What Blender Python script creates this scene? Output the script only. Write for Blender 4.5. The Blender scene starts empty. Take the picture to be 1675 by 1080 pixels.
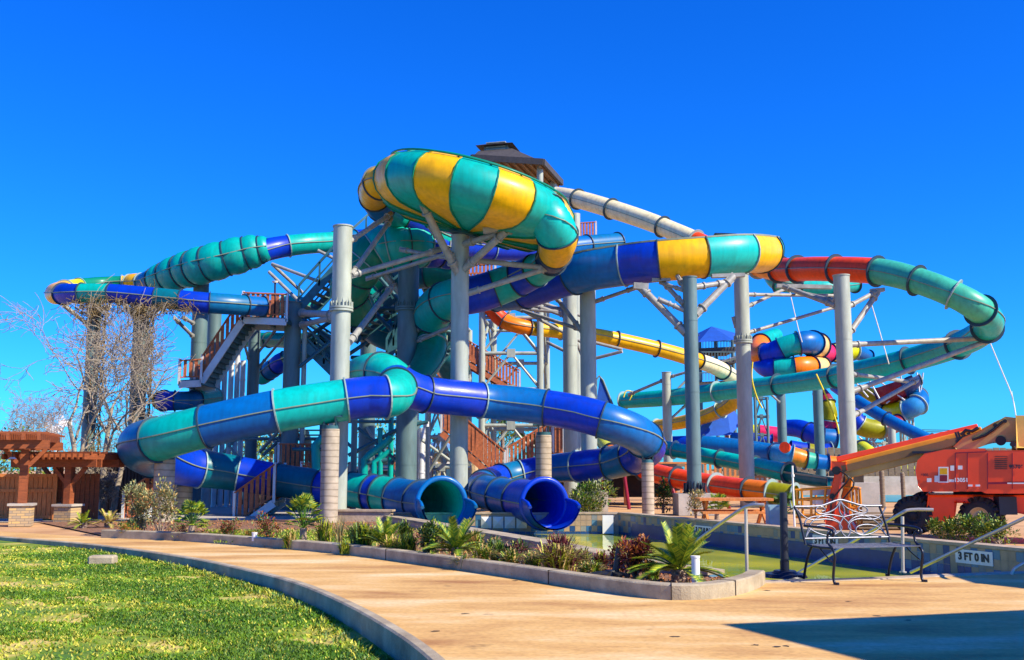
import bpy, bmesh, math, random
from math import sin, cos, pi, radians, atan2, sqrt
from mathutils import Vector, Matrix
from mathutils.geometry import tessellate_polygon
random.seed(7)
S = bpy.context.scene
C = S.collection
# ---------------------------------------------------------------- camera
F = 1700.0; CAMH = 1.45; PITCH = math.atan(228 / F)
cam = bpy.data.cameras.new('camera'); camo = bpy.data.objects.new('camera', cam); C.objects.link(camo)
camo.location = (0, 0, CAMH); camo.rotation_euler = (pi / 2 + PITCH, 0, 0)
cam.sensor_width = 36; cam.lens = F / 1675 * 36; cam.clip_end = 3000; cam.clip_start = 0.1
S.camera = camo
# ---------------------------------------------------------------- light
SUN_AZ = radians(-29); SUN_EL = radians(39)       # azimuth from +X, negative is towards the camera
sd = Vector((cos(SUN_EL) * cos(SUN_AZ), cos(SUN_EL) * sin(SUN_AZ), sin(SUN_EL)))
w = bpy.data.worlds.new('World'); S.world = w; w.use_nodes = True
nt = w.node_tree; nt.nodes.clear()
sky = nt.nodes.new('ShaderNodeTexSky'); sky.sky_type = 'NISHITA'; sky.sun_disc = False
sky.sun_elevation = SUN_EL; sky.sun_rotation = pi / 2 - SUN_AZ
sky.air_density = 1.0; sky.dust_density = 0.2; sky.ozone_density = 3.0
hs = nt.nodes.new('ShaderNodeHueSaturation'); hs.inputs['Saturation'].default_value = 1.35; hs.inputs['Value'].default_value = 1.0
gm = nt.nodes.new('ShaderNodeMix'); gm.data_type = 'RGBA'; gm.blend_type = 'MULTIPLY'; gm.inputs[0].default_value = 1.0
gm.inputs[7].default_value = (0.12, 0.77, 1.72, 1)
bg = nt.nodes.new('ShaderNodeBackground'); bg.inputs['Strength'].default_value = 0.09
wo = nt.nodes.new('ShaderNodeOutputWorld')
nt.links.new(sky.outputs[0], hs.inputs['Color']); nt.links.new(hs.outputs[0], gm.inputs[6])
nt.links.new(gm.outputs[2], bg.inputs['Color']); nt.links.new(bg.outputs[0], wo.inputs[0])
sl = bpy.data.lights.new('sun', 'SUN'); sl.energy = 5.0; sl.angle = radians(0.5); sl.color = (1.0, 0.88, 0.66)
so = bpy.data.objects.new('sun', sl); C.objects.link(so)
so.rotation_euler = sd.to_track_quat('Z', 'Y').to_euler(); so.location = (20, -10, 30)
S.view_settings.view_transform = 'Standard'; S.view_settings.look = 'None'
S.view_settings.exposure = 0.7; S.view_settings.gamma = 1
# ---------------------------------------------------------------- picture point -> world point at a real distance
def ray(px, py):
    cx = (px - 837.5) / F; cy = (540 - py) / F
    return Vector((cx, cos(PITCH) - cy * sin(PITCH), sin(PITCH) + cy * cos(PITCH)))
def P(px, py, d):
    r = ray(px, py); s = d / r.y
    return Vector((r.x * s, d, CAMH + r.z * s))
def G(px, py, z=0.0):
    r = ray(px, py); s = (z - CAMH) / r.z
    return Vector((r.x * s, r.y * s, z))
def MPP(px, py, d): return d / ray(px, py).y / F       # metres per picture pixel there
# ---------------------------------------------------------------- materials
MATS = {}
def mat(name, col, rough=0.5, metal=0.0, var=0.12, scale=3.0, bump=0.0, bscale=40.0, coat=0.0, col2=None, stretch=None, detail=6):
    if name in MATS: return MATS[name]
    m = bpy.data.materials.new(name); m.use_nodes = True; n = m.node_tree; b = n.nodes['Principled BSDF']
    b.inputs['Roughness'].default_value = rough; b.inputs['Metallic'].default_value = metal
    if coat: b.inputs['Coat Weight'].default_value = coat; b.inputs['Coat Roughness'].default_value = 0.12
    tc = n.nodes.new('ShaderNodeTexCoord'); mp = n.nodes.new('ShaderNodeMapping')
    n.links.new(tc.outputs['Object'], mp.inputs[0])
    if stretch: mp.inputs['Scale'].default_value = stretch
    no = n.nodes.new('ShaderNodeTexNoise'); no.inputs['Scale'].default_value = scale; no.inputs['Detail'].default_value = detail; no.inputs['Roughness'].default_value = 0.65
    n.links.new(mp.outputs[0], no.inputs['Vector'])
    cr = n.nodes.new('ShaderNodeValToRGB'); e = cr.color_ramp.elements
    c2 = col2 if col2 else tuple(min(1, c * (1 + var)) for c in col)
    c1 = col if col2 else tuple(c * (1 - var) for c in col)
    e[0].position = 0.33; e[0].color = (*c1, 1); e[1].position = 0.67; e[1].color = (*c2, 1)
    n.links.new(no.outputs[0], cr.inputs[0]); n.links.new(cr.outputs[0], b.inputs['Base Color'])
    if bump:
        nb = n.nodes.new('ShaderNodeTexNoise'); nb.inputs['Scale'].default_value = bscale; nb.inputs['Detail'].default_value = 4
        n.links.new(mp.outputs[0], nb.inputs['Vector'])
        bp = n.nodes.new('ShaderNodeBump'); bp.inputs['Strength'].default_value = bump; bp.inputs['Distance'].default_value = 0.02
        n.links.new(nb.outputs[0], bp.inputs['Height']); n.links.new(bp.outputs[0], b.inputs['Normal'])
    MATS[name] = m
    return m
def fib(name, col):
    m = mat(name, col, rough=0.34, var=0.10, scale=1.1, coat=0.08, stretch=(1, 1, 2.2)); m.node_tree.nodes['Principled BSDF'].inputs['Specular IOR Level'].default_value = 0.35
    n = m.node_tree; b = n.nodes['Principled BSDF']; src = b.inputs['Base Color'].links[0].from_socket     # water streaks and faded gelcoat
    tc = n.nodes.new('ShaderNodeTexCoord'); mp = n.nodes.new('ShaderNodeMapping'); mp.inputs['Scale'].default_value = (3.5, 3.5, 0.35); n.links.new(tc.outputs['Object'], mp.inputs[0])
    no = n.nodes.new('ShaderNodeTexNoise'); no.inputs['Scale'].default_value = 2.0; no.inputs['Detail'].default_value = 5; n.links.new(mp.outputs[0], no.inputs['Vector'])
    r = n.nodes.new('ShaderNodeValToRGB'); r.color_ramp.elements[0].position = 0.32; r.color_ramp.elements[0].color = (0.55, 0.52, 0.48, 1); r.color_ramp.elements[1].position = 0.6; n.links.new(no.outputs[0], r.inputs[0])
    mx = n.nodes.new('ShaderNodeMix'); mx.data_type = 'RGBA'; mx.blend_type = 'MULTIPLY'; mx.inputs[0].default_value = 0.42; n.links.new(src, mx.inputs[6]); n.links.new(r.outputs[0], mx.inputs[7]); n.links.new(mx.outputs[2], b.inputs['Base Color'])
    rr = n.nodes.new('ShaderNodeMapRange'); rr.inputs['To Min'].default_value = 0.5; rr.inputs['To Max'].default_value = 0.25; n.links.new(no.outputs[0], rr.inputs[0]); n.links.new(rr.outputs[0], b.inputs['Roughness'])
    return m
fib('royal', (0.0, 0.038, 0.50)); fib('blue', (0.0, 0.125, 0.42)); fib('steelblue', (0.0, 0.14, 0.34)); fib('teal', (0.0, 0.40, 0.35))
fib('dteal', (0.0, 0.14, 0.20)); fib('cyan', (0.0, 0.46, 0.42)); fib('green', (0.0, 0.22, 0.13)); fib('yellow', (0.88, 0.46, 0.0)); fib('orange', (0.9, 0.20, 0.0))
fib('red', (0.92, 0.06, 0.0)); fib('cream', (0.84, 0.74, 0.44)); fib('pink', (0.75, 0.02, 0.12)); fib('lime', (0.62, 0.66, 0.0)); fib('navy', (0.004, 0.02, 0.10))
fib('peach', (0.8, 0.52, 0.2)); fib('mint', (0.05, 0.44, 0.30)); fib('olive', (0.30, 0.30, 0.0)); fib('maroon', (0.25, 0.01, 0.03)); fib('sky', (0.03, 0.28, 0.62))
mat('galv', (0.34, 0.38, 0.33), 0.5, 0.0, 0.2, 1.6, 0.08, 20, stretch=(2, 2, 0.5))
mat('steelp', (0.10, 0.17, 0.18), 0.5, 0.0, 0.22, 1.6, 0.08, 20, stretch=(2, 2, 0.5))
mat('paint_teal', (0.03, 0.12, 0.15), 0.5, 0.1, 0.3, 3)
mat('bolt', (0.12, 0.12, 0.13), 0.5, 0.6)
mat('flange', (0.02, 0.05, 0.08), 0.5)
mat('flange_pale', (0.25, 0.36, 0.36), 0.5)
mat('seam', (0.20, 0.24, 0.18), 0.5)
mat('brace', (0.30, 0.30, 0.28), 0.5, 0.0, 0.25, 4)
mat('wood_red', (0.25, 0.062, 0.016), 0.7, 0, 0.35, 5, 0.3, 30, stretch=(1, 1, 6))
mat('wood_tan', (0.58, 0.20, 0.05), 0.7, 0, 0.3, 5, 0.3, 30, stretch=(6, 1, 1))
mat('wood_rail', (0.42, 0.12, 0.045), 0.7, 0, 0.35, 9, 0.2, 30)
mat('wood_dark', (0.035, 0.022, 0.016), 0.85, 0, 0.3, 4)
mat('wood_grey', (0.20, 0.15, 0.10), 0.85, 0, 0.3, 4, 0.3, 20, stretch=(1, 1, 6))
mat('concrete', (0.42, 0.38, 0.33), 0.85, 0, 0.18, 2.5, 0.3, 60)
mat('curb', (0.22, 0.17, 0.11), 0.85, 0, col2=(0.48, 0.41, 0.28), scale=2.0, bump=0.4, bscale=50)
mat('coping', (0.40, 0.31, 0.22), 0.8, 0, 0.25, 5, 0.3, 40)
mat('bark', (0.30, 0.22, 0.17), 0.9, 0, 0.4, 9, 0.6, 30)
mat('bark_pale', (0.30, 0.25, 0.19), 0.9, 0, 0.4, 9)
mat('straw', (0.50, 0.34, 0.12), 0.9, 0, 0.4, 9)
mat('mulch', (0.13, 0.055, 0.03), 0.95, 0, col2=(0.33, 0.17, 0.09), scale=14, bump=0.9, bscale=60)
mat('leaf', (0.07, 0.17, 0.012), 0.5, 0, 0.4, 4); mat('leaf_y', (0.34, 0.38, 0.02), 0.5, 0, 0.4, 4); mat('leaf_d', (0.02, 0.06, 0.015), 0.5, 0, 0.4, 4)
mat('leaf_s', (0.22, 0.24, 0.10), 0.6, 0, 0.4, 4); mat('leaf_r', (0.25, 0.055, 0.03), 0.5, 0, 0.4, 4); mat('leaf_p', (0.12, 0.02, 0.035), 0.5, 0, 0.4, 4); mat('leaf_o', (0.45, 0.17, 0.03), 0.6, 0, 0.4, 4)
mat('white', (0.78, 0.77, 0.74), 0.5, 0, 0.05); mat('black', (0.012, 0.012, 0.014), 0.5, 0, 0.2); mat('char', (0.02, 0.025, 0.04), 0.45, 0.2, 0.2)
mat('steel', (0.62, 0.56, 0.46), 0.3, 0.45, 0.1); mat('iron', (0.16, 0.17, 0.22), 0.35, 0.5, 0.25, 20); mat('iron_dark', (0.012, 0.016, 0.035), 0.35, 0.3)
mat('lift_red', (0.92, 0.06, 0.0), 0.38, 0, 0.12, 1.5, coat=0.3); mat('lift_tan', (0.50, 0.34, 0.10), 0.5, 0, 0.15, 2); mat('lift_orange', (0.85, 0.30, 0.01), 0.4, 0, 0.15, 2)
mat('lift_yel', (0.75, 0.50, 0.10), 0.5, 0, 0.15); mat('rubber', (0.018, 0.019, 0.024), 0.8, 0, 0.3, 9, 0.3); mat('rim', (0.55, 0.42, 0.25), 0.5, 0.2, 0.2)
mat('roof', (0.055, 0.05, 0.05), 0.7, 0, 0.25, 6); mat('soffit', (0.26, 0.14, 0.05), 0.7, 0, 0.3, 5); mat('stucco', (0.55, 0.40, 0.20), 0.85, 0, 0.15)
mat('blue_cloth', (0.0, 0.07, 0.40), 0.7, 0, 0.15); mat('umb', (0.12, 0.25, 0.45), 0.7); mat('glass', (0.05, 0.12, 0.2), 0.1)
mat('tile_a', (0.03, 0.12, 0.27), 0.3, 0, 0.15); mat('tile_b', (0.09, 0.20, 0.30), 0.3, 0, 0.15); mat('tile_c', (0.38, 0.27, 0.18), 0.35, 0, 0.15); mat('tile_d', (0.22, 0.23, 0.22), 0.35, 0, 0.2); mat('tile_e', (0.01, 0.05, 0.19), 0.3, 0, 0.2)
mat('ebox', (0.20, 0.33, 0.42), 0.5); mat('rope', (0.75, 0.62, 0.02), 0.7); mat('rope_w', (0.75, 0.72, 0.62), 0.7); mat('dirt', (0.42, 0.22, 0.09), 0.95, 0, col2=(0.62, 0.37, 0.17), scale=0.7, bump=0.5, bscale=12)
mat('poolpaint', (0.05, 0.35, 0.42), 0.3); mat('metal_white', (0.62, 0.64, 0.66), 0.5, 0.1, 0.1)
def stone_mat():
    m = bpy.data.materials.new('ledge_stone'); m.use_nodes = True; n = m.node_tree; b = n.nodes['Principled BSDF']; b.inputs['Roughness'].default_value = 0.85
    tc = n.nodes.new('ShaderNodeTexCoord'); br = n.nodes.new('ShaderNodeTexBrick'); mp = n.nodes.new('ShaderNodeMapping')
    mp.inputs['Rotation'].default_value = (pi / 2, 0, 0)
    n.links.new(tc.outputs['Object'], mp.inputs[0]); n.links.new(mp.outputs[0], br.inputs['Vector'])
    br.inputs['Color1'].default_value = (0.62, 0.40, 0.15, 1); br.inputs['Color2'].default_value = (0.35, 0.27, 0.18, 1); br.inputs['Mortar'].default_value = (0.2, 0.16, 0.12, 1)
    br.inputs['Scale'].default_value = 4.5; br.inputs['Brick Width'].default_value = 0.9; br.inputs['Row Height'].default_value = 0.3; br.inputs['Mortar Size'].default_value = 0.03
    n.links.new(br.outputs[0], b.inputs['Base Color']); MATS['ledge'] = m
stone_mat()
def block_mat():   # concrete pier cast in short rings, with form marks
    m = bpy.data.materials.new('pier'); m.use_nodes = True; n = m.node_tree; b = n.nodes['Principled BSDF']; b.inputs['Roughness'].default_value = 0.85
    tc = n.nodes.new('ShaderNodeTexCoord'); wv = n.nodes.new('ShaderNodeTexWave'); wv.bands_direction = 'Z'; wv.inputs['Scale'].default_value = 1.75; wv.inputs['Distortion'].default_value = 1.6; wv.inputs['Detail'].default_value = 3
    n.links.new(tc.outputs['Object'], wv.inputs['Vector'])
    cr = n.nodes.new('ShaderNodeValToRGB'); cr.color_ramp.elements[0].color = (0.36, 0.29, 0.21, 1); cr.color_ramp.elements[0].position = 0.0
    cr.color_ramp.elements[1].color = (0.60, 0.50, 0.38, 1); cr.color_ramp.elements[1].position = 0.16
    no = n.nodes.new('ShaderNodeTexNoise'); no.inputs['Scale'].default_value = 5; mx = n.nodes.new('ShaderNodeMix'); mx.data_type = 'RGBA'; mx.blend_type = 'MULTIPLY'; mx.inputs[0].default_value = 0.6
    n.links.new(tc.outputs['Object'], no.inputs['Vector'])
    n.links.new(wv.outputs['Fac'], cr.inputs[0]); n.links.new(cr.outputs[0], mx.inputs[6]); n.links.new(no.outputs[0], mx.inputs[7]); n.links.new(mx.outputs[2], b.inputs['Base Color'])
    bp = n.nodes.new('ShaderNodeBump'); bp.inputs['Strength'].default_value = 0.5; n.links.new(cr.outputs[0], bp.inputs['Height']); n.links.new(bp.outputs[0], b.inputs['Normal'])
    MATS['pier'] = m
block_mat()
def ground_mats():
    m = bpy.data.materials.new('stained_concrete'); m.use_nodes = True; n = m.node_tree; b = n.nodes['Principled BSDF']; b.inputs['Roughness'].default_value = 0.8
    tc = n.nodes.new('ShaderNodeTexCoord')
    mp = n.nodes.new('ShaderNodeMapping'); mp.inputs['Scale'].default_value = (0.35, 1.0, 1); mp.inputs['Rotation'].default_value = (0, 0, 0.3)
    n.links.new(tc.outputs['Object'], mp.inputs[0])
    no = n.nodes.new('ShaderNodeTexNoise'); no.inputs['Scale'].default_value = 1.1; no.inputs['Detail'].default_value = 8; no.inputs['Roughness'].default_value = 0.62
    n.links.new(mp.outputs[0], no.inputs['Vector'])
    cr = n.nodes.new('ShaderNodeValToRGB'); e = cr.color_ramp.elements
    e[0].position = 0.3; e[0].color = (0.36, 0.16, 0.045, 1); e[1].position = 0.72; e[1].color = (0.82, 0.65, 0.38, 1)
    k = e.new(0.5); k.color = (0.66, 0.40, 0.13, 1)
    n.links.new(no.outputs[0], cr.inputs[0])
    n2 = n.nodes.new('ShaderNodeTexNoise'); n2.inputs['Scale'].default_value = 18; n2.inputs['Detail'].default_value = 6; n.links.new(tc.outputs['Object'], n2.inputs['Vector'])
    c2 = n.nodes.new('ShaderNodeValToRGB'); c2.color_ramp.elements[0].position = 0.3; c2.color_ramp.elements[0].color = (0.8, 0.78, 0.75, 1); c2.color_ramp.elements[1].position = 0.6
    n.links.new(n2.outputs[0], c2.inputs[0])
    n3 = n.nodes.new('ShaderNodeTexNoise'); n3.inputs['Scale'].default_value = 2.2; n3.inputs['Detail'].default_value = 3; n.links.new(tc.outputs['Object'], n3.inputs['Vector'])
    c3 = n.nodes.new('ShaderNodeValToRGB'); c3.color_ramp.elements[0].position = 0.24; c3.color_ramp.elements[0].color = (0.42, 0.40, 0.42, 1); c3.color_ramp.elements[1].position = 0.31
    n.links.new(n3.outputs[0], c3.inputs[0])
    mx = n.nodes.new('ShaderNodeMix'); mx.data_type = 'RGBA'; mx.blend_type = 'MULTIPLY'; mx.inputs[0].default_value = 1
    n.links.new(cr.outputs[0], mx.inputs[6]); n.links.new(c2.outputs[0], mx.inputs[7])
    m3 = n.nodes.new('ShaderNodeMix'); m3.data_type = 'RGBA'; m3.blend_type = 'MULTIPLY'; m3.inputs[0].default_value = 0.8
    n.links.new(mx.outputs[2], m3.inputs[6]); n.links.new(c3.outputs[0], m3.inputs[7]); n.links.new(m3.outputs[2], b.inputs['Base Color'])
    bp = n.nodes.new('ShaderNodeBump'); bp.inputs['Strength'].default_value = 0.25; bp.inputs['Distance'].default_value = 0.01; n.links.new(n2.outputs[0], bp.inputs['Height']); n.links.new(bp.outputs[0], b.inputs['Normal'])
    MATS['path'] = m
    m = bpy.data.materials.new('pool_water'); m.use_nodes = True; n = m.node_tree; b = n.nodes['Principled BSDF']
    b.inputs['Roughness'].default_value = 0.0; b.inputs['IOR'].default_value = 1.4
    tc = n.nodes.new('ShaderNodeTexCoord'); no = n.nodes.new('ShaderNodeTexNoise'); no.inputs['Scale'].default_value = 0.5
    n.links.new(tc.outputs['Object'], no.inputs['Vector']); cr = n.nodes.new('ShaderNodeValToRGB'); e = cr.color_ramp.elements
    e[0].position = 0.35; e[0].color = (0.28, 0.38, 0.0, 1); e[1].position = 0.65; e[1].color = (0.68, 0.66, 0.0, 1)
    n.links.new(no.outputs[0], cr.inputs[0]); n.links.new(cr.outputs[0], b.inputs['Base Color'])
    mp = n.nodes.new('ShaderNodeMapping'); mp.inputs['Scale'].default_value = (1, 0.35, 1); n.links.new(tc.outputs['Object'], mp.inputs[0])
    nb = n.nodes.new('ShaderNodeTexNoise'); nb.inputs['Scale'].default_value = 4.0; nb.inputs['Detail'].default_value = 2; n.links.new(mp.outputs[0], nb.inputs['Vector'])
    bp = n.nodes.new('ShaderNodeBump'); bp.inputs['Strength'].default_value = 0.16; bp.inputs['Distance'].default_value = 0.04; n.links.new(nb.outputs[0], bp.inputs['Height']); n.links.new(bp.outputs[0], b.inputs['Normal'])
    MATS['water'] = m
    m = bpy.data.materials.new('lawn_soil'); m.use_nodes = True; n = m.node_tree; b = n.nodes['Principled BSDF']; b.inputs['Roughness'].default_value = 0.95
    tc = n.nodes.new('ShaderNodeTexCoord'); no = n.nodes.new('ShaderNodeTexNoise'); no.inputs['Scale'].default_value = 1.1; no.inputs['Detail'].default_value = 8
    n.links.new(tc.outputs['Object'], no.inputs['Vector']); cr = n.nodes.new('ShaderNodeValToRGB'); e = cr.color_ramp.elements
    e[0].position = 0.40; e[0].color = (0.06, 0.15, 0.004, 1); e[1].position = 0.62; e[1].color = (0.55, 0.42, 0.12, 1); k = e.new(0.52); k.color = (0.22, 0.28, 0.01, 1)
    n.links.new(no.outputs[0], cr.inputs[0]); n.links.new(cr.outputs[0], b.inputs['Base Color'])
    MATS['lawn'] = m
ground_mats()
# ---------------------------------------------------------------- object helpers
ORG = {}
def tag(o, label=None, cat=None, group=None, kind=None):
    if label: o['label'] = label
    if cat: o['category'] = cat
    if group: o['group'] = group
    if kind: o['kind'] = kind
    return o
def thing(name, loc, label, cat, group=None):
    o = bpy.data.objects.new(name, None); C.objects.link(o); o.location = loc; o.empty_display_size = 0.3
    ORG[o.name] = Vector(loc); return tag(o, label, cat, group)
class B:
    def __init__(s): s.v = []; s.f = []; s.m = []; s.s = []
    def add(s, vs, fs, mi=0, sm=False):
        o = len(s.v); s.v += [tuple(v) for v in vs]
        for f in fs: s.f.append(tuple(i + o for i in f)); s.m.append(mi); s.s.append(sm)
        return s
    def box(s, c, size, rz=0.0, mi=0, R=None):
        x, y, z = [q / 2 for q in size]; c = Vector(c)
        M = R if R is not None else Matrix.Rotation(rz, 3, 'Z')
        vs = [c + M @ Vector(p) for p in ((-x, -y, -z), (x, -y, -z), (x, y, -z), (-x, y, -z), (-x, -y, z), (x, -y, z), (x, y, z), (-x, y, z))]
        return s.add(vs, [(3, 2, 1, 0), (4, 5, 6, 7), (0, 1, 5, 4), (1, 2, 6, 5), (2, 3, 7, 6), (3, 0, 4, 7)], mi)
    def bar(s, a, b, w, h=None, mi=0, up=Vector((0, 0, 1))):
        a = Vector(a); b = Vector(b); h = h or w; d = (b - a); L = d.length
        if L < 1e-6: return s
        d /= L; sx = d.cross(up)
        if sx.length < 1e-3: sx = Vector((1, 0, 0)).cross(d)
        sx.normalize(); u = sx.cross(d)
        vs = [p + sx * (w / 2 * i) + u * (h / 2 * j) for p in (a, b) for i, j in ((-1, -1), (1, -1), (1, 1), (-1, 1))]
        return s.add(vs, [(0, 1, 2, 3), (7, 6, 5, 4), (0, 4, 5, 1), (1, 5, 6, 2), (2, 6, 7, 3), (3, 7, 4, 0)], mi)
    def cyl(s, a, b, r0, r1=None, n=16, mi=0, cap=True):
        a = Vector(a); b = Vector(b); r1 = r0 if r1 is None else r1
        d = (b - a).normalized(); sx = d.cross(Vector((0, 0, 1)))
        if sx.length < 1e-3: sx = Vector((1, 0, 0))
        sx.normalize(); u = sx.cross(d); vs = []
        for p, r in ((a, r0), (b, r1)):
            for k in range(n): t = 2 * pi * k / n; vs.append(p + sx * (cos(t) * r) + u * (sin(t) * r))
        s.add(vs, [(k, (k + 1) % n, n + (k + 1) % n, n + k) for k in range(n)], mi, n > 6)
        if cap: s.add(vs, [tuple(range(n - 1, -1, -1)), tuple(range(n, 2 * n))], mi)
        return s
    def path(s, pts, r, n=6, mi=0):
        pts = [Vector(p) for p in pts]; rs = r if isinstance(r, (list, tuple)) else [r] * len(pts); vs = []; prev = None
        for i, p in enumerate(pts):
            d = (pts[min(i + 1, len(pts) - 1)] - pts[max(i - 1, 0)]).normalized()
            if prev is None:
                sx = d.cross(Vector((0, 0, 1)))
                if sx.length < 1e-2: sx = Vector((1, 0, 0)).cross(d)
            else: sx = prev - d * prev.dot(d)
            if sx.length < 1e-6: sx = d.orthogonal()
            sx.normalize(); prev = sx; u = sx.cross(d)
            for k in range(n): t = 2 * pi * k / n; vs.append(p + sx * (cos(t) * rs[i]) + u * (sin(t) * rs[i]))
        fs = [(i * n + k, i * n + (k + 1) % n, (i + 1) * n + (k + 1) % n, (i + 1) * n + k) for i in range(len(pts) - 1) for k in range(n)]
        s.add(vs, fs, mi, True)
        s.add(vs[:n], [tuple(range(n - 1, -1, -1))], mi); s.add(vs[-n:], [tuple(range(n))], mi)
        return s
    def prism(s, poly, a, mi=0):       # polygon of Vectors extruded by vector a
        n = len(poly); poly = [Vector(p) for p in poly]; a = Vector(a); vs = poly + [p + a for p in poly]
        tr = tessellate_polygon([poly])
        s.add(vs, [tuple(t) for t in tr] + [tuple(i + n for i in reversed(t)) for t in tr] + [(k, (k + 1) % n, n + (k + 1) % n, n + k) for k in range(n)], mi)
        return s
    def build(s, name, mats, parent=None, org=None, smooth=None):
        if isinstance(mats, str): mats = [mats]
        root = parent
        o3 = ORG[parent.name] if parent is not None else Vector(org if org is not None else (0, 0, 0))
        me = bpy.data.meshes.new(name); me.from_pydata([(v[0] - o3.x, v[1] - o3.y, v[2] - o3.z) for v in s.v], [], s.f)
        for q in mats: me.materials.append(MATS[q])
        me.polygons.foreach_set('material_index', s.m); me.polygons.foreach_set('use_smooth', s.s if smooth is None else [smooth] * len(s.f))
        me.update()
        o = bpy.data.objects.new(name, me); C.objects.link(o)
        if parent is not None: o.parent = parent
        else: o.location = o3
        ORG[o.name] = o3
        return o
def cr(p0, p1, p2, p3, t):
    return 0.5 * ((2 * p1) + (p2 - p0) * t + (2 * p0 - 5 * p1 + 4 * p2 - p3) * t * t + (3 * p1 - p0 - 3 * p2 + p3) * t ** 3)
def spl(pts, t):
    n = len(pts); i = max(0, min(n - 2, int(t))); u = t - i
    return cr(pts[max(i - 1, 0)], pts[i], pts[i + 1], pts[min(i + 2, n - 1)], u)
def frame(pts, t):
    e = 0.02; n = len(pts) - 1; a = spl(pts, max(0, t - e)); b = spl(pts, min(n, t + e)); d = (b - a).normalized()
    sx = d.cross(Vector((0, 0, 1)))
    if sx.length < 1e-3: sx = Vector((1, 0, 0))
    sx.normalize(); return spl(pts, t), d, sx, sx.cross(d)
def text_mesh(txt, size, mname, name, parent, loc, rot, ext=0.004, bold=0.0):
    cu = bpy.data.curves.new('t', 'FONT'); cu.body = txt; cu.size = size; cu.extrude = ext; cu.offset = bold; cu.align_x = 'CENTER'; cu.align_y = 'CENTER'
    t = bpy.data.objects.new('t', cu); C.objects.link(t); dg = bpy.context.evaluated_depsgraph_get(); dg.update()
    me = bpy.data.meshes.new_from_object(t.evaluated_get(dg)); bpy.data.objects.remove(t); me.materials.clear(); me.materials.append(MATS[mname])
    o = bpy.data.objects.new(name, me); C.objects.link(o); o.parent = parent
    o.location = Vector(loc) - ORG[parent.name]; o.rotation_euler = rot; ORG[o.name] = ORG[parent.name]
    return o
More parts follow.
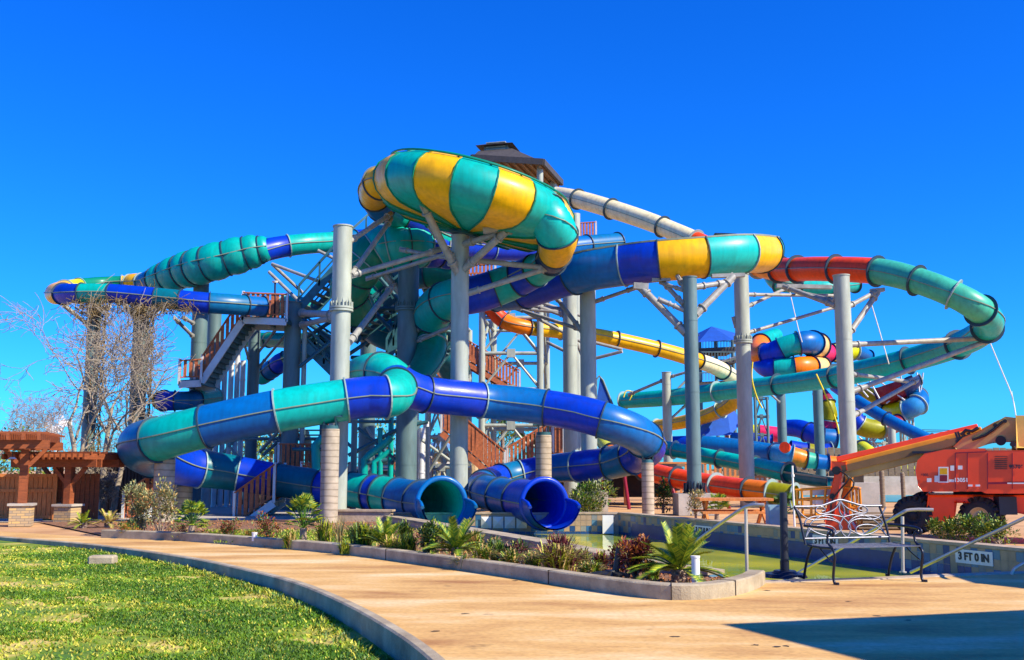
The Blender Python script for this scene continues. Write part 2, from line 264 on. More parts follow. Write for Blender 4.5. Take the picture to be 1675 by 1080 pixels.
# ---------------------------------------------------------------- slide builder
def slide(label, cps, secs, name='tube_slide', group='water slide tubes', cat='water slide', arc=None, scal=0.0, seam='seam', flange='flange', seg=24, lip=False, inner=None, fl=0.05, noring=()):
    """cps: (px, py, diameter in px, depth in m).  secs: (t_end, colour).  arc: open trough from a0 to a1 degrees, 90 is up."""
    W = [P(x, y, d) for x, y, D, d in cps]; Rr = [Vector((MPP(x, y, d) * D / 2, 0, 0)) for x, y, D, d in cps]
    base = W[0].copy(); base.z = 0
    T = thing(name, base, label, cat, group)
    full = arc is None; a0, a1 = (0, 360) if full else arc; nv = seg if full else int(seg * abs(a1 - a0) / 360) + 2
    t0 = 0.0
    def ringpts(t, rmul):
        p, d, sx, u = frame(W, t); r = spl(Rr, t).x * rmul
        out = []
        for k in range(nv):
            a = radians(a0 + (a1 - a0) * k / (nv if full else nv - 1)); out.append(p + sx * (cos(a) * r) + u * (sin(a) * r))
        return out
    for t1, colr in secs:
        st = max(3, int((t1 - t0) * 5) + 1); b = B()
        for rm in (1.0, 0.95):
            rings = []
            for i in range(st + 1):
                u = i / st; m = rm * (1 + scal * sin(pi * u) ** 0.6 if scal else 1 + 0.0 * u)
                rings.append(ringpts(t0 + (t1 - t0) * u, m))
            vs = [q for r_ in rings for q in r_]; fs = []
            for i in range(st):
                for k in range(nv if full else nv - 1):
                    q = (i * nv + k, i * nv + (k + 1) % nv, (i + 1) * nv + (k + 1) % nv, (i + 1) * nv + k)
                    fs.append(q if rm == 1.0 else q[::-1])
            b.add(vs, fs, 0 if rm == 1.0 else 1, True)
        sec = b.build('tube_section' if full else 'flume_section', [colr, inner if inner and t1 > secs[-1][0] - 3 else colr], T)
        # joint flange at the end of the section
        if t1 not in noring:
            fb = B(); p, d, sx, u = frame(W, t1); r = spl(Rr, t1).x; ww = min(fl * 0.8, r * 0.09); vs = []
            for off, rm in ((-ww / 2, r), (-ww / 2, r + fl), (ww / 2, r + fl), (ww / 2, r)):
                for k in range(nv):
                    a = radians(a0 + (a1 - a0) * k / (nv if full else nv - 1)); vs.append(p + d * off + sx * (cos(a) * rm) + u * (sin(a) * rm))
            fs = [(j * nv + k, j * nv + (k + 1) % nv, (j + 1) * nv + (k + 1) % nv, (j + 1) * nv + k) for j in range(3) for k in range(nv if full else nv - 1)]
            fb.add(vs, fs, 0, False); fb.build('joint_flange', flange if random.random() < 0.8 else 'flange_pale', T)
        t0 = t1
    if seam:
        for sg in (1, -1):
            sb = B(); n = len(W) * 5; tm = secs[-1][0]; vs = []
            for i in range(n + 1):
                t = tm * i / n; p, d, sx, u = frame(W, t); r = spl(Rr, t).x * (1 + scal * 0.5)
                if full: q = p + sx * (sg * r)
                else:
                    a = radians(a0 if sg > 0 else a1); q = p + sx * (cos(a) * r) + u * (sin(a) * r)
                o_ = sx * sg
                hh = 0.014 if full else 0.03
                vs += [q - u * hh - o_ * 0.03, q - u * hh + o_ * 0.035, q + u * hh + o_ * 0.035, q + u * hh - o_ * 0.03]
            fs = [(i * 4 + k, i * 4 + (k + 1) % 4, (i + 1) * 4 + (k + 1) % 4, (i + 1) * 4 + k) for i in range(n) for k in range(4)]
            sb.add(vs, fs, 0); sb.build('seam_flange' if full else 'rim_flange', seam, T)
    if lip:
        # thick mouth ring and the open scoop that runs into the water
        tm = secs[-1][0]; p, d, sx, u = frame(W, tm); r = spl(Rr, tm).x; d = Vector((d.x, d.y, 0)).normalized(); sx = d.cross(Vector((0, 0, 1))); u = Vector((0, 0, 1))
        b = B(); N = 40; K = 8; vs = []
        for i in range(N):
            a = 2 * pi * i / N; c = p + (sx * cos(a) + u * sin(a)) * (r * 1.03)
            for k in range(K): q = 2 * pi * k / K; vs.append(c + (sx * cos(a) + u * sin(a)) * (cos(q) * 0.075) + d * (sin(q) * 0.07))
        b.add(vs, [(i * K + k, i * K + (k + 1) % K, ((i + 1) % N) * K + (k + 1) % K, ((i + 1) % N) * K + k) for i in range(N) for k in range(K)], 0, True)
        b.build('mouth_ring', lip, T)
        b = B(); n1 = 10; n2 = 20
        for rm in (1.06, 0.99):
            vs = []
            for i in range(n1 + 1):
                f = i / n1; top = radians(10 * (1 - f) - 25 * max(0, f - 0.75))
                for k in range(n2 + 1):
                    a = top - (pi + 2 * top) * k / n2
                    vs.append(p + d * (f * r * 1.15) + sx * (cos(a) * r * rm * (1 + 0.10 * f)) + u * (sin(a) * r * rm))
            fs = [(i * (n2 + 1) + k, i * (n2 + 1) + k + 1, (i + 1) * (n2 + 1) + k + 1, (i + 1) * (n2 + 1) + k) for i in range(n1) for k in range(n2)]
            b.add(vs, fs, 0, True)
        for sg in (0, 1):       # rolled edges
            ee = []
            for k in range(11):
                f = k / 10; top = radians(10 * (1 - f) - 25 * max(0, f - 0.75)); q = top if sg == 0 else pi - top; ee.append(p + d * (f * r * 1.15) + sx * (cos(q) * r * 1.02 * (1 + 0.10 * f)) + u * (sin(q) * r * 1.02))
            b.path(ee, 0.055, 6)
        b.build('scoop', lip, T)
    return T
# ================================================================ SETTING
def lawn_z(y): return -0.20 + (y - 8) * 0.0115 if y < 26 else -0.003
pool = [Vector(p) for p in ((-3.5, 29.5, 0), (3.0, 29.6, 0), (4.0, 26.6, 0), (8.1, 15.45, 0), (5.9, 14.75, 0), (4.4, 14.2, 0), (3.1, 13.95, 0), (2.05, 15.0, 0), (0.52, 18.0, 0), (-0.75, 21.8, 0))]
edge_px = [(-60, 874), (0, 880), (150, 893), (300, 914), (400, 935), (480, 956), (560, 990), (640, 1036), (700, 1082), (760, 1150)]
edge = [G(x, y, 0) for x, y in edge_px]
def smooth(pts, n=5):
    out = []
    for i in range((len(pts) - 1) * n + 1): out.append(spl(pts, min(i / n, len(pts) - 1.0001)))
    return out
edge = smooth(edge, 4)
lawn_poly = edge + [Vector((edge[-1].x, 1.5, 0)), Vector((-26, 1.5, 0)), Vector((-26, edge[0].y, 0))]
cx0 = [(165, 880), (290, 885), (400, 893), (560, 907), (700, 926), (840, 946), (950, 964), (1060, 979), (1130, 982), (1190, 977), (1235, 965), (1252, 955)]
curb_o = smooth([G(x, y, 0) for x, y in cx0], 4)
bedpts = curb_o + [Vector((3.35, 14.35, 0)), Vector((3.1, 13.95, 0)), Vector((2.05, 15.0, 0)), Vector((0.52, 18.0, 0)), Vector((-0.75, 21.8, 0)), Vector((-3.5, 29.5, 0)), Vector((-4.5, 30.6, 0)), Vector((-13, 29.0, 0))]
Z0 = 0.0
def sheet(name, outer, holes, z, m, kind='structure'):
    polys = [[Vector((p[0], p[1], 0)) for p in outer]] + [[Vector((p[0], p[1], 0)) for p in h] for h in holes]
    tr = tessellate_polygon(polys); vs = [Vector((p.x, p.y, z)) for q in polys for p in q]
    me = bpy.data.meshes.new(name); fs = []
    for t in tr:
        a, b_, c = [vs[i] for i in t]
        fs.append(tuple(t) if (b_ - a).cross(c - a).z > 0 else tuple(reversed(t)))
    me.from_pydata([tuple(v) for v in vs], [], fs); me.materials.append(MATS[m]); o = bpy.data.objects.new(name, me); C.objects.link(o); o['kind'] = kind; return o
sheet('ground', [(-900, -30), (900, -30), (900, 1500), (-900, 1500)], [pool, lawn_poly], -0.012, 'dirt')
deck = edge + [Vector((edge[-1].x, -6, 0)), Vector((30, -6, 0)), Vector((30, 15.6, 0)), Vector((8.1, 15.45, 0)), Vector((5.9, 14.75, 0)), Vector((4.4, 14.2, 0)), Vector((3.12, 13.97, 0))] + list(reversed(curb_o)) + [Vector((-12.8, 25.5, 0)), Vector((-30, 26.5, 0)), Vector((-30, edge[0].y, 0))]
sheet('path', deck, [], 0.0, 'path')
# lawn sheet, sloping gently away from the kerb
b = B(); tr = tessellate_polygon([lawn_poly]); b.add([Vector((p.x, p.y, lawn_z(p.y) - 0.02)) for p in lawn_poly], [tuple(t) for t in tr])
tag(b.build('lawn', 'lawn'), kind='structure')
# raised kerbs
def strip(name, line, wd, z0, z1, m, side=1):
    b = B(); vs = []; n = len(line)
    for i, p in enumerate(line):
        d = (line[min(i + 1, n - 1)] - line[max(i - 1, 0)]).normalized(); q = Vector((-d.y, d.x, 0)) * side
        za = z0(p.y) if callable(z0) else z0
        for off, z in ((0, za), (0, z1 - 0.015), (0.02, z1), (wd - 0.02, z1), (wd, z1 - 0.015), (wd, -0.03)): vs.append(Vector((p.x, p.y, 0)) + q * off + Vector((0, 0, z)))
    fs = [(i * 6 + k, i * 6 + k + 1, (i + 1) * 6 + k + 1, (i + 1) * 6 + k) for i in range(n - 1) for k in range(5)]
    b.add(vs, fs + [tuple(range(6)), tuple(range((n - 1) * 6, n * 6))]); o = b.build(name, m); return o
tag(strip('lawn_kerb', edge, 0.13, lambda y: lawn_z(y) - 0.1, 0.028, 'curb', 1), kind='structure')
tag(strip('planter_kerb', curb_o, 0.22, -0.02, 0.17, 'curb', 1), kind='structure')
b = B(); inner = []
for i, p in enumerate(curb_o):
    d = (curb_o[min(i + 1, len(curb_o) - 1)] - curb_o[max(i - 1, 0)]).normalized(); inner.append(p + Vector((-d.y, d.x, 0)) * 0.2)
sheet('planting_bed', inner + bedpts[len(curb_o) + 1:], [], 0.02, 'mulch')
sheet('green_strip', [G(350, 880, .1), G(520, 892, .1), G(610, 890, .1), G(640, 872, .1), G(560, 866, .1), G(350, 868, .1)], [], 0.028, 'lawn')
sheet('slab', [(-13.5, 29.2), (-4.7, 30.8), (-3.6, 30.0), (-3.6, 60), (-30, 60), (-22, 29.2)], [], 0.004, 'concrete')
# pool basin
b = B(); wz = -0.34
tr = tessellate_polygon([pool]); b.add([Vector((p.x, p.y, wz)) for p in pool], [tuple(t) if (pool[t[1]] - pool[t[0]]).cross(pool[t[2]] - pool[t[0]]).z > 0 else tuple(reversed(t)) for t in tr])
o = b.build('pool_water', 'water'); tag(o, kind='structure')
b = B(); n = len(pool)
for i in range(n): b.add([pool[i] + Vector((0, 0, -1.2)), pool[(i + 1) % n] + Vector((0, 0, -1.2)), pool[(i + 1) % n] + Vector((0, 0, -0.012)), pool[i] + Vector((0, 0, -0.012))], [(0, 1, 2, 3)])
tag(b.build('pool_basin', 'tile_e'), kind='structure')
def tilewall(name, a, c, zt, label, th=0.3, seed=1, cream=0.3, low=True, facing=1, zout=-0.05):
    a = Vector(a); c = Vector(c); L = (c - a).length; d = (c - a) / L; q = Vector((-d.y, d.x, 0)) * facing; R = random.Random(seed)
    T = thing(name, a, label, 'pool wall')
    b = B(); b.prism([a + q * 0.015 + Vector((0, 0, -0.8)), c + q * 0.015 + Vector((0, 0, -0.8)), c + q * 0.015 + Vector((0, 0, zt)), a + q * 0.015 + Vector((0, 0, zt))], -q * th + Vector((0, 0, 0))); b.build('wall_core', 'coping', T)
    b = B(); ts = 0.155; nx = int(L / ts); nz = int((zt - wz) / ts) + 1
    for j in range(nz):
        for i in range(nx):
            z1 = zt - 0.01 - j * ts; z0 = z1 - ts + 0.008; p = a + d * (i * ts) + q * 0.02
            if j <= 1: mi = R.choices([0, 1, 2, 3, 4], [1, 2, 14 * cream + 0.2, 3, 0.5])[0]
            elif j == 2: mi = R.choices([0, 1, 2, 3, 4], [4, 3, 7 * cream, 1, 3])[0]
            else: mi = R.choices([0, 4], [1, 3])[0]
            b.add([p + Vector((0, 0, z0)), p + d * (ts - 0.008) + Vector((0, 0, z0)), p + d * (ts - 0.008) + Vector((0, 0, z1)), p + Vector((0, 0, z1))], [(0, 1, 2, 3)], mi)
    b.build('wall_tiles', ['tile_a', 'tile_b', 'tile_c', 'tile_d', 'tile_e'], T)
    b = B(); b.box((a + c) / 2 - q * (th / 2 - 0.02) + Vector((0, 0, zt + 0.03)), (L, th + 0.04, 0.05), atan2(d.y, d.x)); b.build('coping_cap', 'coping', T)
    return T, d, q
rw, rd, rq = tilewall('pool_wall', (3.0, 29.6, 0), (8.6, 14.05, 0), 0.20, 'long blue and tan tiled pool wall running to the right in front of the lift', seed=3, cream=0.35, facing=-1)
for px, py, dd in ((1150, 868, 0), (1350, 886, 0), (1593, 912, 0)):
    # intersect view ray with the wall plane
    r = ray(px, py); a = Vector((3.0, 29.6, 0)); nq = rq; den = r.dot(nq); s = (a + nq * 0.03 - Vector((0, 0, CAMH))).dot(nq) / den; p = Vector((0, 0, CAMH)) + r * s
    rz = atan2(rd.y, rd.x)
    bb = B(); bb.box(p + nq * 0.0, (0.80, 0.012, 0.22), rz); bb.build('depth_marker', 'white', rw)
    tt = text_mesh('3 FT 0 IN', 0.17, 'char', 'depth_text', rw, p + nq * 0.012, (pi / 2, 0, rz), bold=0.006)
bw, bd, bq = tilewall('pool_wall', (-3.5, 29.5, 0), (3.0, 29.6, 0), 0.20, 'tan tiled back wall of the pool under the two blue slide mouths', seed=5, cream=0.9, facing=-1)
bb = B()
for k in range(4):
    x = -0.72 + k * 0.33; z = -0.02; y = 29.47; s_ = 0.145
    bb.add([(x - s_, y, z - s_ * 1.1), (x + s_, y, z - s_ * 1.1), (x + s_, y, z + s_ * 1.1), (x - s_, y, z + s_ * 1.1), (x, y - 0.055, z)], [(0, 1, 4), (1, 2, 4), (2, 3, 4), (3, 0, 4)])
bb.box((0.32 + 2.35, 29.42, -0.07), (0.3, 0.12, 0.5))
bb.build('relief_tiles', 'white', bw)
# left wall in segments with the dark outer face towards the planting
lwp = [Vector((-3.5, 29.5, 0)), Vector((-0.75, 21.8, 0)), Vector((0.52, 18.0, 0)), Vector((2.05, 15.0, 0)), Vector((2.75, 14.3, 0))]
T = thing('pool_wall', lwp[0], 'curved low pool wall with a shaded outer face behind the planting bed', 'pool wall')
zt_ = [0.14, 0.17, 0.20, 0.10, 0.05]
b = B(); vs = []
for i, p in enumerate(lwp):
    d = (lwp[min(i + 1, 4)] - lwp[max(i - 1, 0)]).normalized(); q = Vector((-d.y, d.x, 0))
    z = zt_[i]
    for off, zz in ((-0.16, -0.1), (-0.16, z), (0.16, z), (0.16, -0.9)): vs.append(p + q * off + Vector((0, 0, zz)))
b.add(vs, [(i * 4 + k, i * 4 + k + 1, (i + 1) * 4 + k + 1, (i + 1) * 4 + k) for i in range(4) for k in range(3)] + [(0, 1, 2, 3), (16, 17, 18, 19)]); b.build('wall_core', 'tile_b', T)
b = B(); vs = []
for i, p in enumerate(lwp):
    d = (lwp[min(i + 1, 4)] - lwp[max(i - 1, 0)]).normalized(); q = Vector((-d.y, d.x, 0)); z = zt_[i] + 0.003
    for off, zz in ((-0.2, z), (-0.2, z + 0.05), (0.2, z + 0.05), (0.2, z)): vs.append(p + q * off + Vector((0, 0, zz)))
b.add(vs, [(i * 4 + k, i * 4 + (k + 1) % 4, (i + 1) * 4 + (k + 1) % 4, (i + 1) * 4 + k) for i in range(4) for k in range(4)] + [(0, 1, 2, 3), (16, 17, 18, 19)]); b.build('coping_cap', 'curb', T)
b = B(); b.box((-4.4, 29.2, 0.05), (2.2, 0.3, 0.5), -0.12); b.box((-4.4, 29.2, 0.325), (2.3, 0.4, 0.05), -0.12); tag(b.build('retaining_wall', 'coping', None, (-4.4, 29.2, 0)), 'short tan retaining wall left of the first slide mouth', 'wall')
# pool near coping and far turquoise pool
co = [Vector(p) for p in ((8.1, 15.45, 0), (5.9, 14.75, 0), (4.4, 14.2, 0), (3.1, 13.95, 0))]
tag(strip('pool_coping', smooth(co, 4), 0.25, -0.3, 0.012, 'coping', 1), kind='structure')
sheet('far_pool', [(14, 47), (34, 47), (34, 60), (13, 60)], [], 0.02, 'poolpaint')
b = B(); b.box((30, 62, 0.5), (36, 0.4, 1.1)); tag(b.build('retaining_wall', 'concrete', None, (30, 62, 0)), 'long grey retaining wall beyond the far turquoise pool', 'wall')
T = thing('board_fence', (30, 64, 0), 'grey weathered board fence behind the far pool at right', 'fence')
b = B()
for k in range(90): b.box((12.5 + k * 0.40, 63.3, 1.85 + random.uniform(-.05, .05)), (0.36, 0.05, 1.75))
b.build('boards', 'wood_grey', T); b = B(); b.box((30, 63.38, 1.4), (36, 0.06, 0.12)); b.box((30, 63.38, 2.3), (36, 0.06, 0.12)); b.build('rails', 'wood_grey', T)
# ================================================================ SLIDES
G1 = 'enclosed slides of the main complex'
sl1 = slide('blue and teal tube looping left and ending at the left slide mouth', [
    (625, 612, 60, 32), (648, 628, 62, 30.6), (640, 648, 68, 29.2), (600, 650, 69, 29), (540, 658, 69, 28.8), (450, 673, 70, 28.5), (340, 697, 70, 28.5), (262, 718, 72, 28.8), (232, 728, 76, 29.8), (245, 742, 72, 31.5), (300, 762, 64, 33),
    (370, 772, 58, 33.8), (450, 785, 54, 34), (520, 795, 54, 33.6), (580, 802, 56, 32.8), (640, 812, 62, 31.9), (684, 820, 68, 30.8), (722, 824, 80, 28.6)],
    [(1.3, 'royal'), (2.3, 'teal'), (3.6, 'royal'), (4.97, 'cyan'), (6.03, 'blue'), (7.1, 'teal'), (9.2, 'steelblue'), (10.4, 'royal'), (11.25, 'dteal'), (12.05, 'royal'), (13.1, 'dteal'), (13.9, 'royal'), (14.45, 'teal'), (14.7, 'royal'), (15.2, 'teal'), (16.2, 'blue'), (17, 'blue')], group=G1, lip='blue', inner='cyan')  # brighter cyan inside paints in sunlight coming through the tube wall
sl2 = slide('blue tube with turquoise dome looping right and ending at the right slide mouth', [
    (578, 650, 58, 34), (585, 622, 62, 32.8), (606, 609, 62, 31.6), (632, 611, 62, 31), (660, 632, 62, 31), (695, 645, 60, 31.5), (750, 651, 58, 32), (805, 657, 57, 32.5), (880, 665, 58, 32.5), (945, 676, 59, 32.2), (1000, 692, 60, 32), (1046, 712, 60, 32.6), (1058, 735, 58, 34.2), (1010, 755, 54, 35.5),
    (955, 762, 50, 36.2), (900, 767, 46, 37), (845, 776, 44, 37), (805, 786, 44, 36), (786, 797, 48, 34), (800, 806, 54, 32), (842, 816, 63, 30.6), (890, 824, 77, 28.6)],
    [(2.6, 'cyan'), (3.6, 'teal'), (5.0, 'royal'), (6.7, 'royal'), (8.2, 'blue'), (9.7, 'royal'), (11.3, 'blue'), (12.6, 'royal'), (13.3, 'steelblue'), (14.2, 'royal'), (15.1, 'blue'), (15.9, 'royal'), (16.6, 'steelblue'), (17.6, 'royal'), (18.8, 'blue'), (19.5, 'blue'), (20.2, 'blue'), (21, 'royal')], group=G1, lip='royal')
sl3 = slide('teal and blue tube dropping from the striped bowl down behind the centre column', [
    (868, 322, 60, 32.4), (893, 352, 70, 31.4), (912, 385, 66, 31.6), (908, 414, 54, 32.6), (895, 432, 50, 34), (862, 450, 56, 35), (825, 466, 60, 35.5), (785, 480, 62, 35.6), (742, 488, 64, 35.8), (712, 506, 64, 36.6), (704, 540, 56, 37.4), (704, 578, 50, 37), (690, 608, 46, 36), (668, 634, 44, 35.2)],
    [(0.9, 'cyan'), (2.0, 'cyan'), (3.0, 'yellow'), (3.6, 'navy'), (4.6, 'teal'), (5.4, 'royal'), (6.4, 'teal'), (7.6, 'royal'), (8.4, 'teal'), (9.5, 'teal'), (10.6, 'green'), (13, 'green')], group=G1)
sl4 = slide('short blue and teal tube feeding the striped bowl from the left', [
    (640, 296, 50, 32.5), (620, 300, 54, 32.8), (612, 316, 50, 33.8), (622, 338, 46, 35), (650, 352, 44, 36.4), (690, 372, 46, 37), (725, 392, 46, 37.6), (770, 403, 40, 39), (830, 408, 38, 40), (900, 408, 36, 41), (960, 402, 34, 42), (1010, 398, 34, 43)],
    [(1.0, 'yellow'), (2.3, 'yellow'), (3.1, 'blue'), (4.3, 'teal'), (5.3, 'royal'), (6.3, 'teal'), (7.6, 'royal'), (9, 'royal'), (10, 'blue'), (11, 'steelblue')], group=G1)
sl5 = slide('wide open topped blue, yellow and teal raft flume high at right of centre', [
    (760, 478, 46, 40), (812, 484, 50, 39), (858, 476, 58, 38), (905, 458, 66, 37), (960, 441, 72, 36), (1020, 431, 74, 35.5), (1078, 424, 75, 35), (1148, 418, 74, 35), (1208, 412, 71, 35.5), (1248, 412, 66, 37), (1240, 405, 52, 39.5), (1180, 400, 46, 41)],
    [(1.0, 'royal'), (2.0, 'blue'), (3.6, 'royal'), (5.0, 'blue'), (6.0, 'royal'), (7.0, 'yellow'), (8.1, 'cyan'), (8.9, 'yellow'), (9.4, 'cyan'), (11, 'olive')], arc=(42, -222), group=G1, name='raft_flume', scal=0)
sl6 = slide('blue, teal and yellow tube reaching to the far left end', [
    (650, 392, 34, 42), (600, 392, 34, 42), (548, 396, 34, 41), (500, 399, 34, 40), (455, 405, 36, 39.5), (425, 412, 38, 39)],
    [(0.6, 'blue'), (1.4, 'royal'), (2.0, 'steelblue'), (3.6, 'teal'), (5, 'royal')], group=G1)
sl7 = slide('scalloped green tube stepping down to the left against the sky', [
    (440, 406, 34, 39), (408, 413, 52, 39), (345, 430, 57, 39), (300, 443, 54, 39.5), (262, 456, 44, 40), (240, 461, 30, 40.5), (212, 463, 26, 41)],
    [(0.55, 'teal'), (1.1, 'teal'), (1.6, 'teal'), (2.1, 'teal'), (2.6, 'teal'), (3.1, 'teal'), (3.7, 'teal'), (4.3, 'teal'), (5.3, 'steelblue'), (6, 'yellow')], group=G1, scal=0.13)
sl8 = slide('blue and teal tube with a yellow outer bend at the far left end', [
    (212, 461, 20, 41.4), (160, 464, 22, 41), (112, 472, 28, 39.5), (92, 480, 34, 37.5), (100, 481, 34, 36.2), (125, 480, 32, 35.6), (180, 480, 31, 35.5), (255, 487, 33, 35.5), (320, 494, 34, 35.6), (375, 498, 34, 36), (430, 502, 32, 37)],
    [(0.3, 'yellow'), (1.6, 'green'), (2.2, 'lime'), (4.2, 'yellow'), (5.2, 'royal'), (6.0, 'teal'), (7.0, 'royal'), (7.6, 'dteal'), (8.4, 'royal'), (9.4, 'steelblue'), (10, 'blue')], group=G1)
sl9 = slide('stacked green scalloped flume below the bowl at centre left', [
    (745, 415, 50, 38), (705, 405, 62, 37.5), (660, 402, 74, 37), (618, 412, 72, 37), (588, 440, 66, 37), (572, 478, 60, 37.5), (590, 515, 52, 38.5)],
    [(0.6, 'royal'), (1.2, 'royal'), (1.9, 'teal'), (2.5, 'teal'), (3.1, 'teal'), (3.7, 'green'), (4.4, 'green'), (5.2, 'green'), (6, 'green')], group=G1, scal=0.10)
sl10 = slide('thin cream tube curving over behind the flume, turning red and then teal at right', [
    (905, 318, 26, 60), (945, 326, 29, 58), (1000, 342, 30, 56), (1060, 362, 30, 54), (1120, 386, 30, 52), (1180, 412, 31, 50), (1228, 432, 34, 48), (1275, 441, 38, 45.5), (1340, 440, 40, 43), (1435, 444, 43, 40.5), (1500, 459, 43, 39), (1560, 482, 44, 38), (1604, 508, 46, 38), (1618, 531, 44, 40), (1585, 557, 42, 43), (1520, 580, 40, 46),
    (1448, 599, 38, 48), (1368, 616, 35, 51), (1290, 628, 32, 54), (1200, 638, 30, 57), (1110, 649, 28, 60), (1020, 656, 25, 63)],
    [(1.0, 'cream'), (2.0, 'cream'), (3.4, 'cream'), (4.3, 'cream'), (6.3, 'red'), (7.0, 'orange'), (7.5, 'red'), (8.3, 'red'), (9.0, 'red'), (10.0, 'mint'), (11.0, 'mint'), (12.0, 'mint'), (13.2, 'teal'), (14.3, 'teal'), (15.5, 'teal'), (17, 'cyan'), (18.2, 'cyan'), (19.3, 'cyan'), (21, 'cyan')], group=G1, name='tube_slide', seam='seam', fl=0.12)
sl11 = slide('orange tube turning yellow and cream behind the tall columns', [
    (800, 500, 26, 52), (820, 522, 26, 52), (850, 534, 25, 52), (905, 541, 24, 53), (975, 549, 24, 54), (1060, 567, 24, 55), (1125, 585, 25, 56), (1175, 603, 26, 58), (1205, 625, 26, 60), (1208, 650, 26, 62), (1170, 675, 24, 64), (1120, 690, 22, 66), (1075, 697, 20, 68)],
    [(1.2, 'red'), (2.3, 'orange'), (3.2, 'yellow'), (4.4, 'yellow'), (5.2, 'yellow'), (6.3, 'yellow'), (7.2, 'cream'), (8.4, 'cream'), (9.8, 'yellow'), (10.6, 'yellow'), (12, 'yellow')], group=G1, fl=0.1)
sl12 = slide('low teal tube opening into a trough behind the right columns', [
    (1050, 722, 24, 46), (1090, 733, 24, 45.5), (1170, 749, 25, 44), (1235, 762, 27, 42.5), (1290, 774, 30, 41)],
    [(1.2, 'cyan'), (2.1, 'cyan'), (3.0, 'cyan'), (4, 'cyan')], group=G1, fl=0.1)
slide('open teal run out trough at the end of the low teal tube', [(1288, 773, 31, 41.2), (1320, 778, 32, 40.5), (1358, 784, 32, 40)], [(2, 'dteal')], arc=(5, -185), group=G1, name='run_out_trough')
sl13 = slide('low red and orange tube with a yellow green end behind the pedestal', [
    (985, 722, 22, 48), (1005, 745, 26, 45), (1045, 765, 30, 42), (1095, 780, 32, 40), (1160, 792, 33, 38.5), (1215, 800, 34, 37), (1262, 806, 36, 36), (1300, 812, 36, 35.5)],
    [(0.8, 'lime'), (1.6, 'orange'), (2.2, 'yellow'), (3.2, 'red'), (4.2, 'red'), (5.2, 'red'), (6.0, 'orange'), (7, 'olive')], group=G1, fl=0.1)
sl14 = slide('small dark scalloped tube between the left columns', [(425, 618, 26, 44), (445, 604, 28, 43.5), (465, 590, 28, 43), (500, 575, 28, 43), (540, 565, 28, 44)], [(0.7, 'teal'), (1.4, 'steelblue'), (2.1, 'royal'), (3, 'dteal'), (4, 'royal')], group=G1, scal=0.12)
sl15 = slide('small blue tube with yellow rim peeking out behind the left loop', [(262, 655, 32, 38), (278, 656, 32, 37.6), (310, 655, 30, 38), (350, 650, 30, 40)], [(0.5, 'yellow'), (1.3, 'royal'), (2.2, 'steelblue'), (3, 'teal')], group=G1)
sl16 = slide('dark open ended green tube behind the second column', [(522, 562, 30, 41), (505, 559, 28, 43), (440, 556, 24, 45), (395, 556, 24, 46)], [(1, 'teal'), (2, 'green'), (3, 'green')], group=G1)
sl17 = slide('turquoise rounded tube top poking up behind the platform', [(430, 520, 26, 45), (452, 503, 26, 44), (480, 496, 26, 43), (510, 505, 26, 43)], [(1.5, 'green'), (3, 'teal')], group=G1)
slide('green trough slanting under the stacked green flume', [(735, 520, 40, 40), (712, 548, 38, 40), (690, 590, 36, 40), (672, 640, 36, 41)], [(1, 'green'), (2, 'dteal'), (3, 'green')], arc=(10, -190), group=G1, name='raft_flume')
slide('thin teal loop showing just beneath the red tube section', [(1262, 448, 30, 49), (1275, 462, 30, 48), (1310, 468, 24, 48), (1360, 470, 22, 48), (1398, 466, 22, 49)], [(1, 'teal'), (2, 'teal'), (3, 'cyan'), (4, 'teal')], group=G1, fl=0.1)
slide('broad dark green flume coil deep inside the tower behind the wide column', [(750, 445, 56, 42), (690, 440, 62, 42.5), (630, 452, 64, 43), (592, 490, 60, 43), (612, 532, 56, 42.5), (668, 556, 54, 42), (725, 575, 52, 42), (745, 610, 48, 43)], [(0.8, 'green'), (1.6, 'dteal'), (2.4, 'green'), (3.2, 'teal'), (4.0, 'green'), (5.0, 'dteal'), (6.0, 'green'), (7, 'dteal')], group=G1, scal=.06)
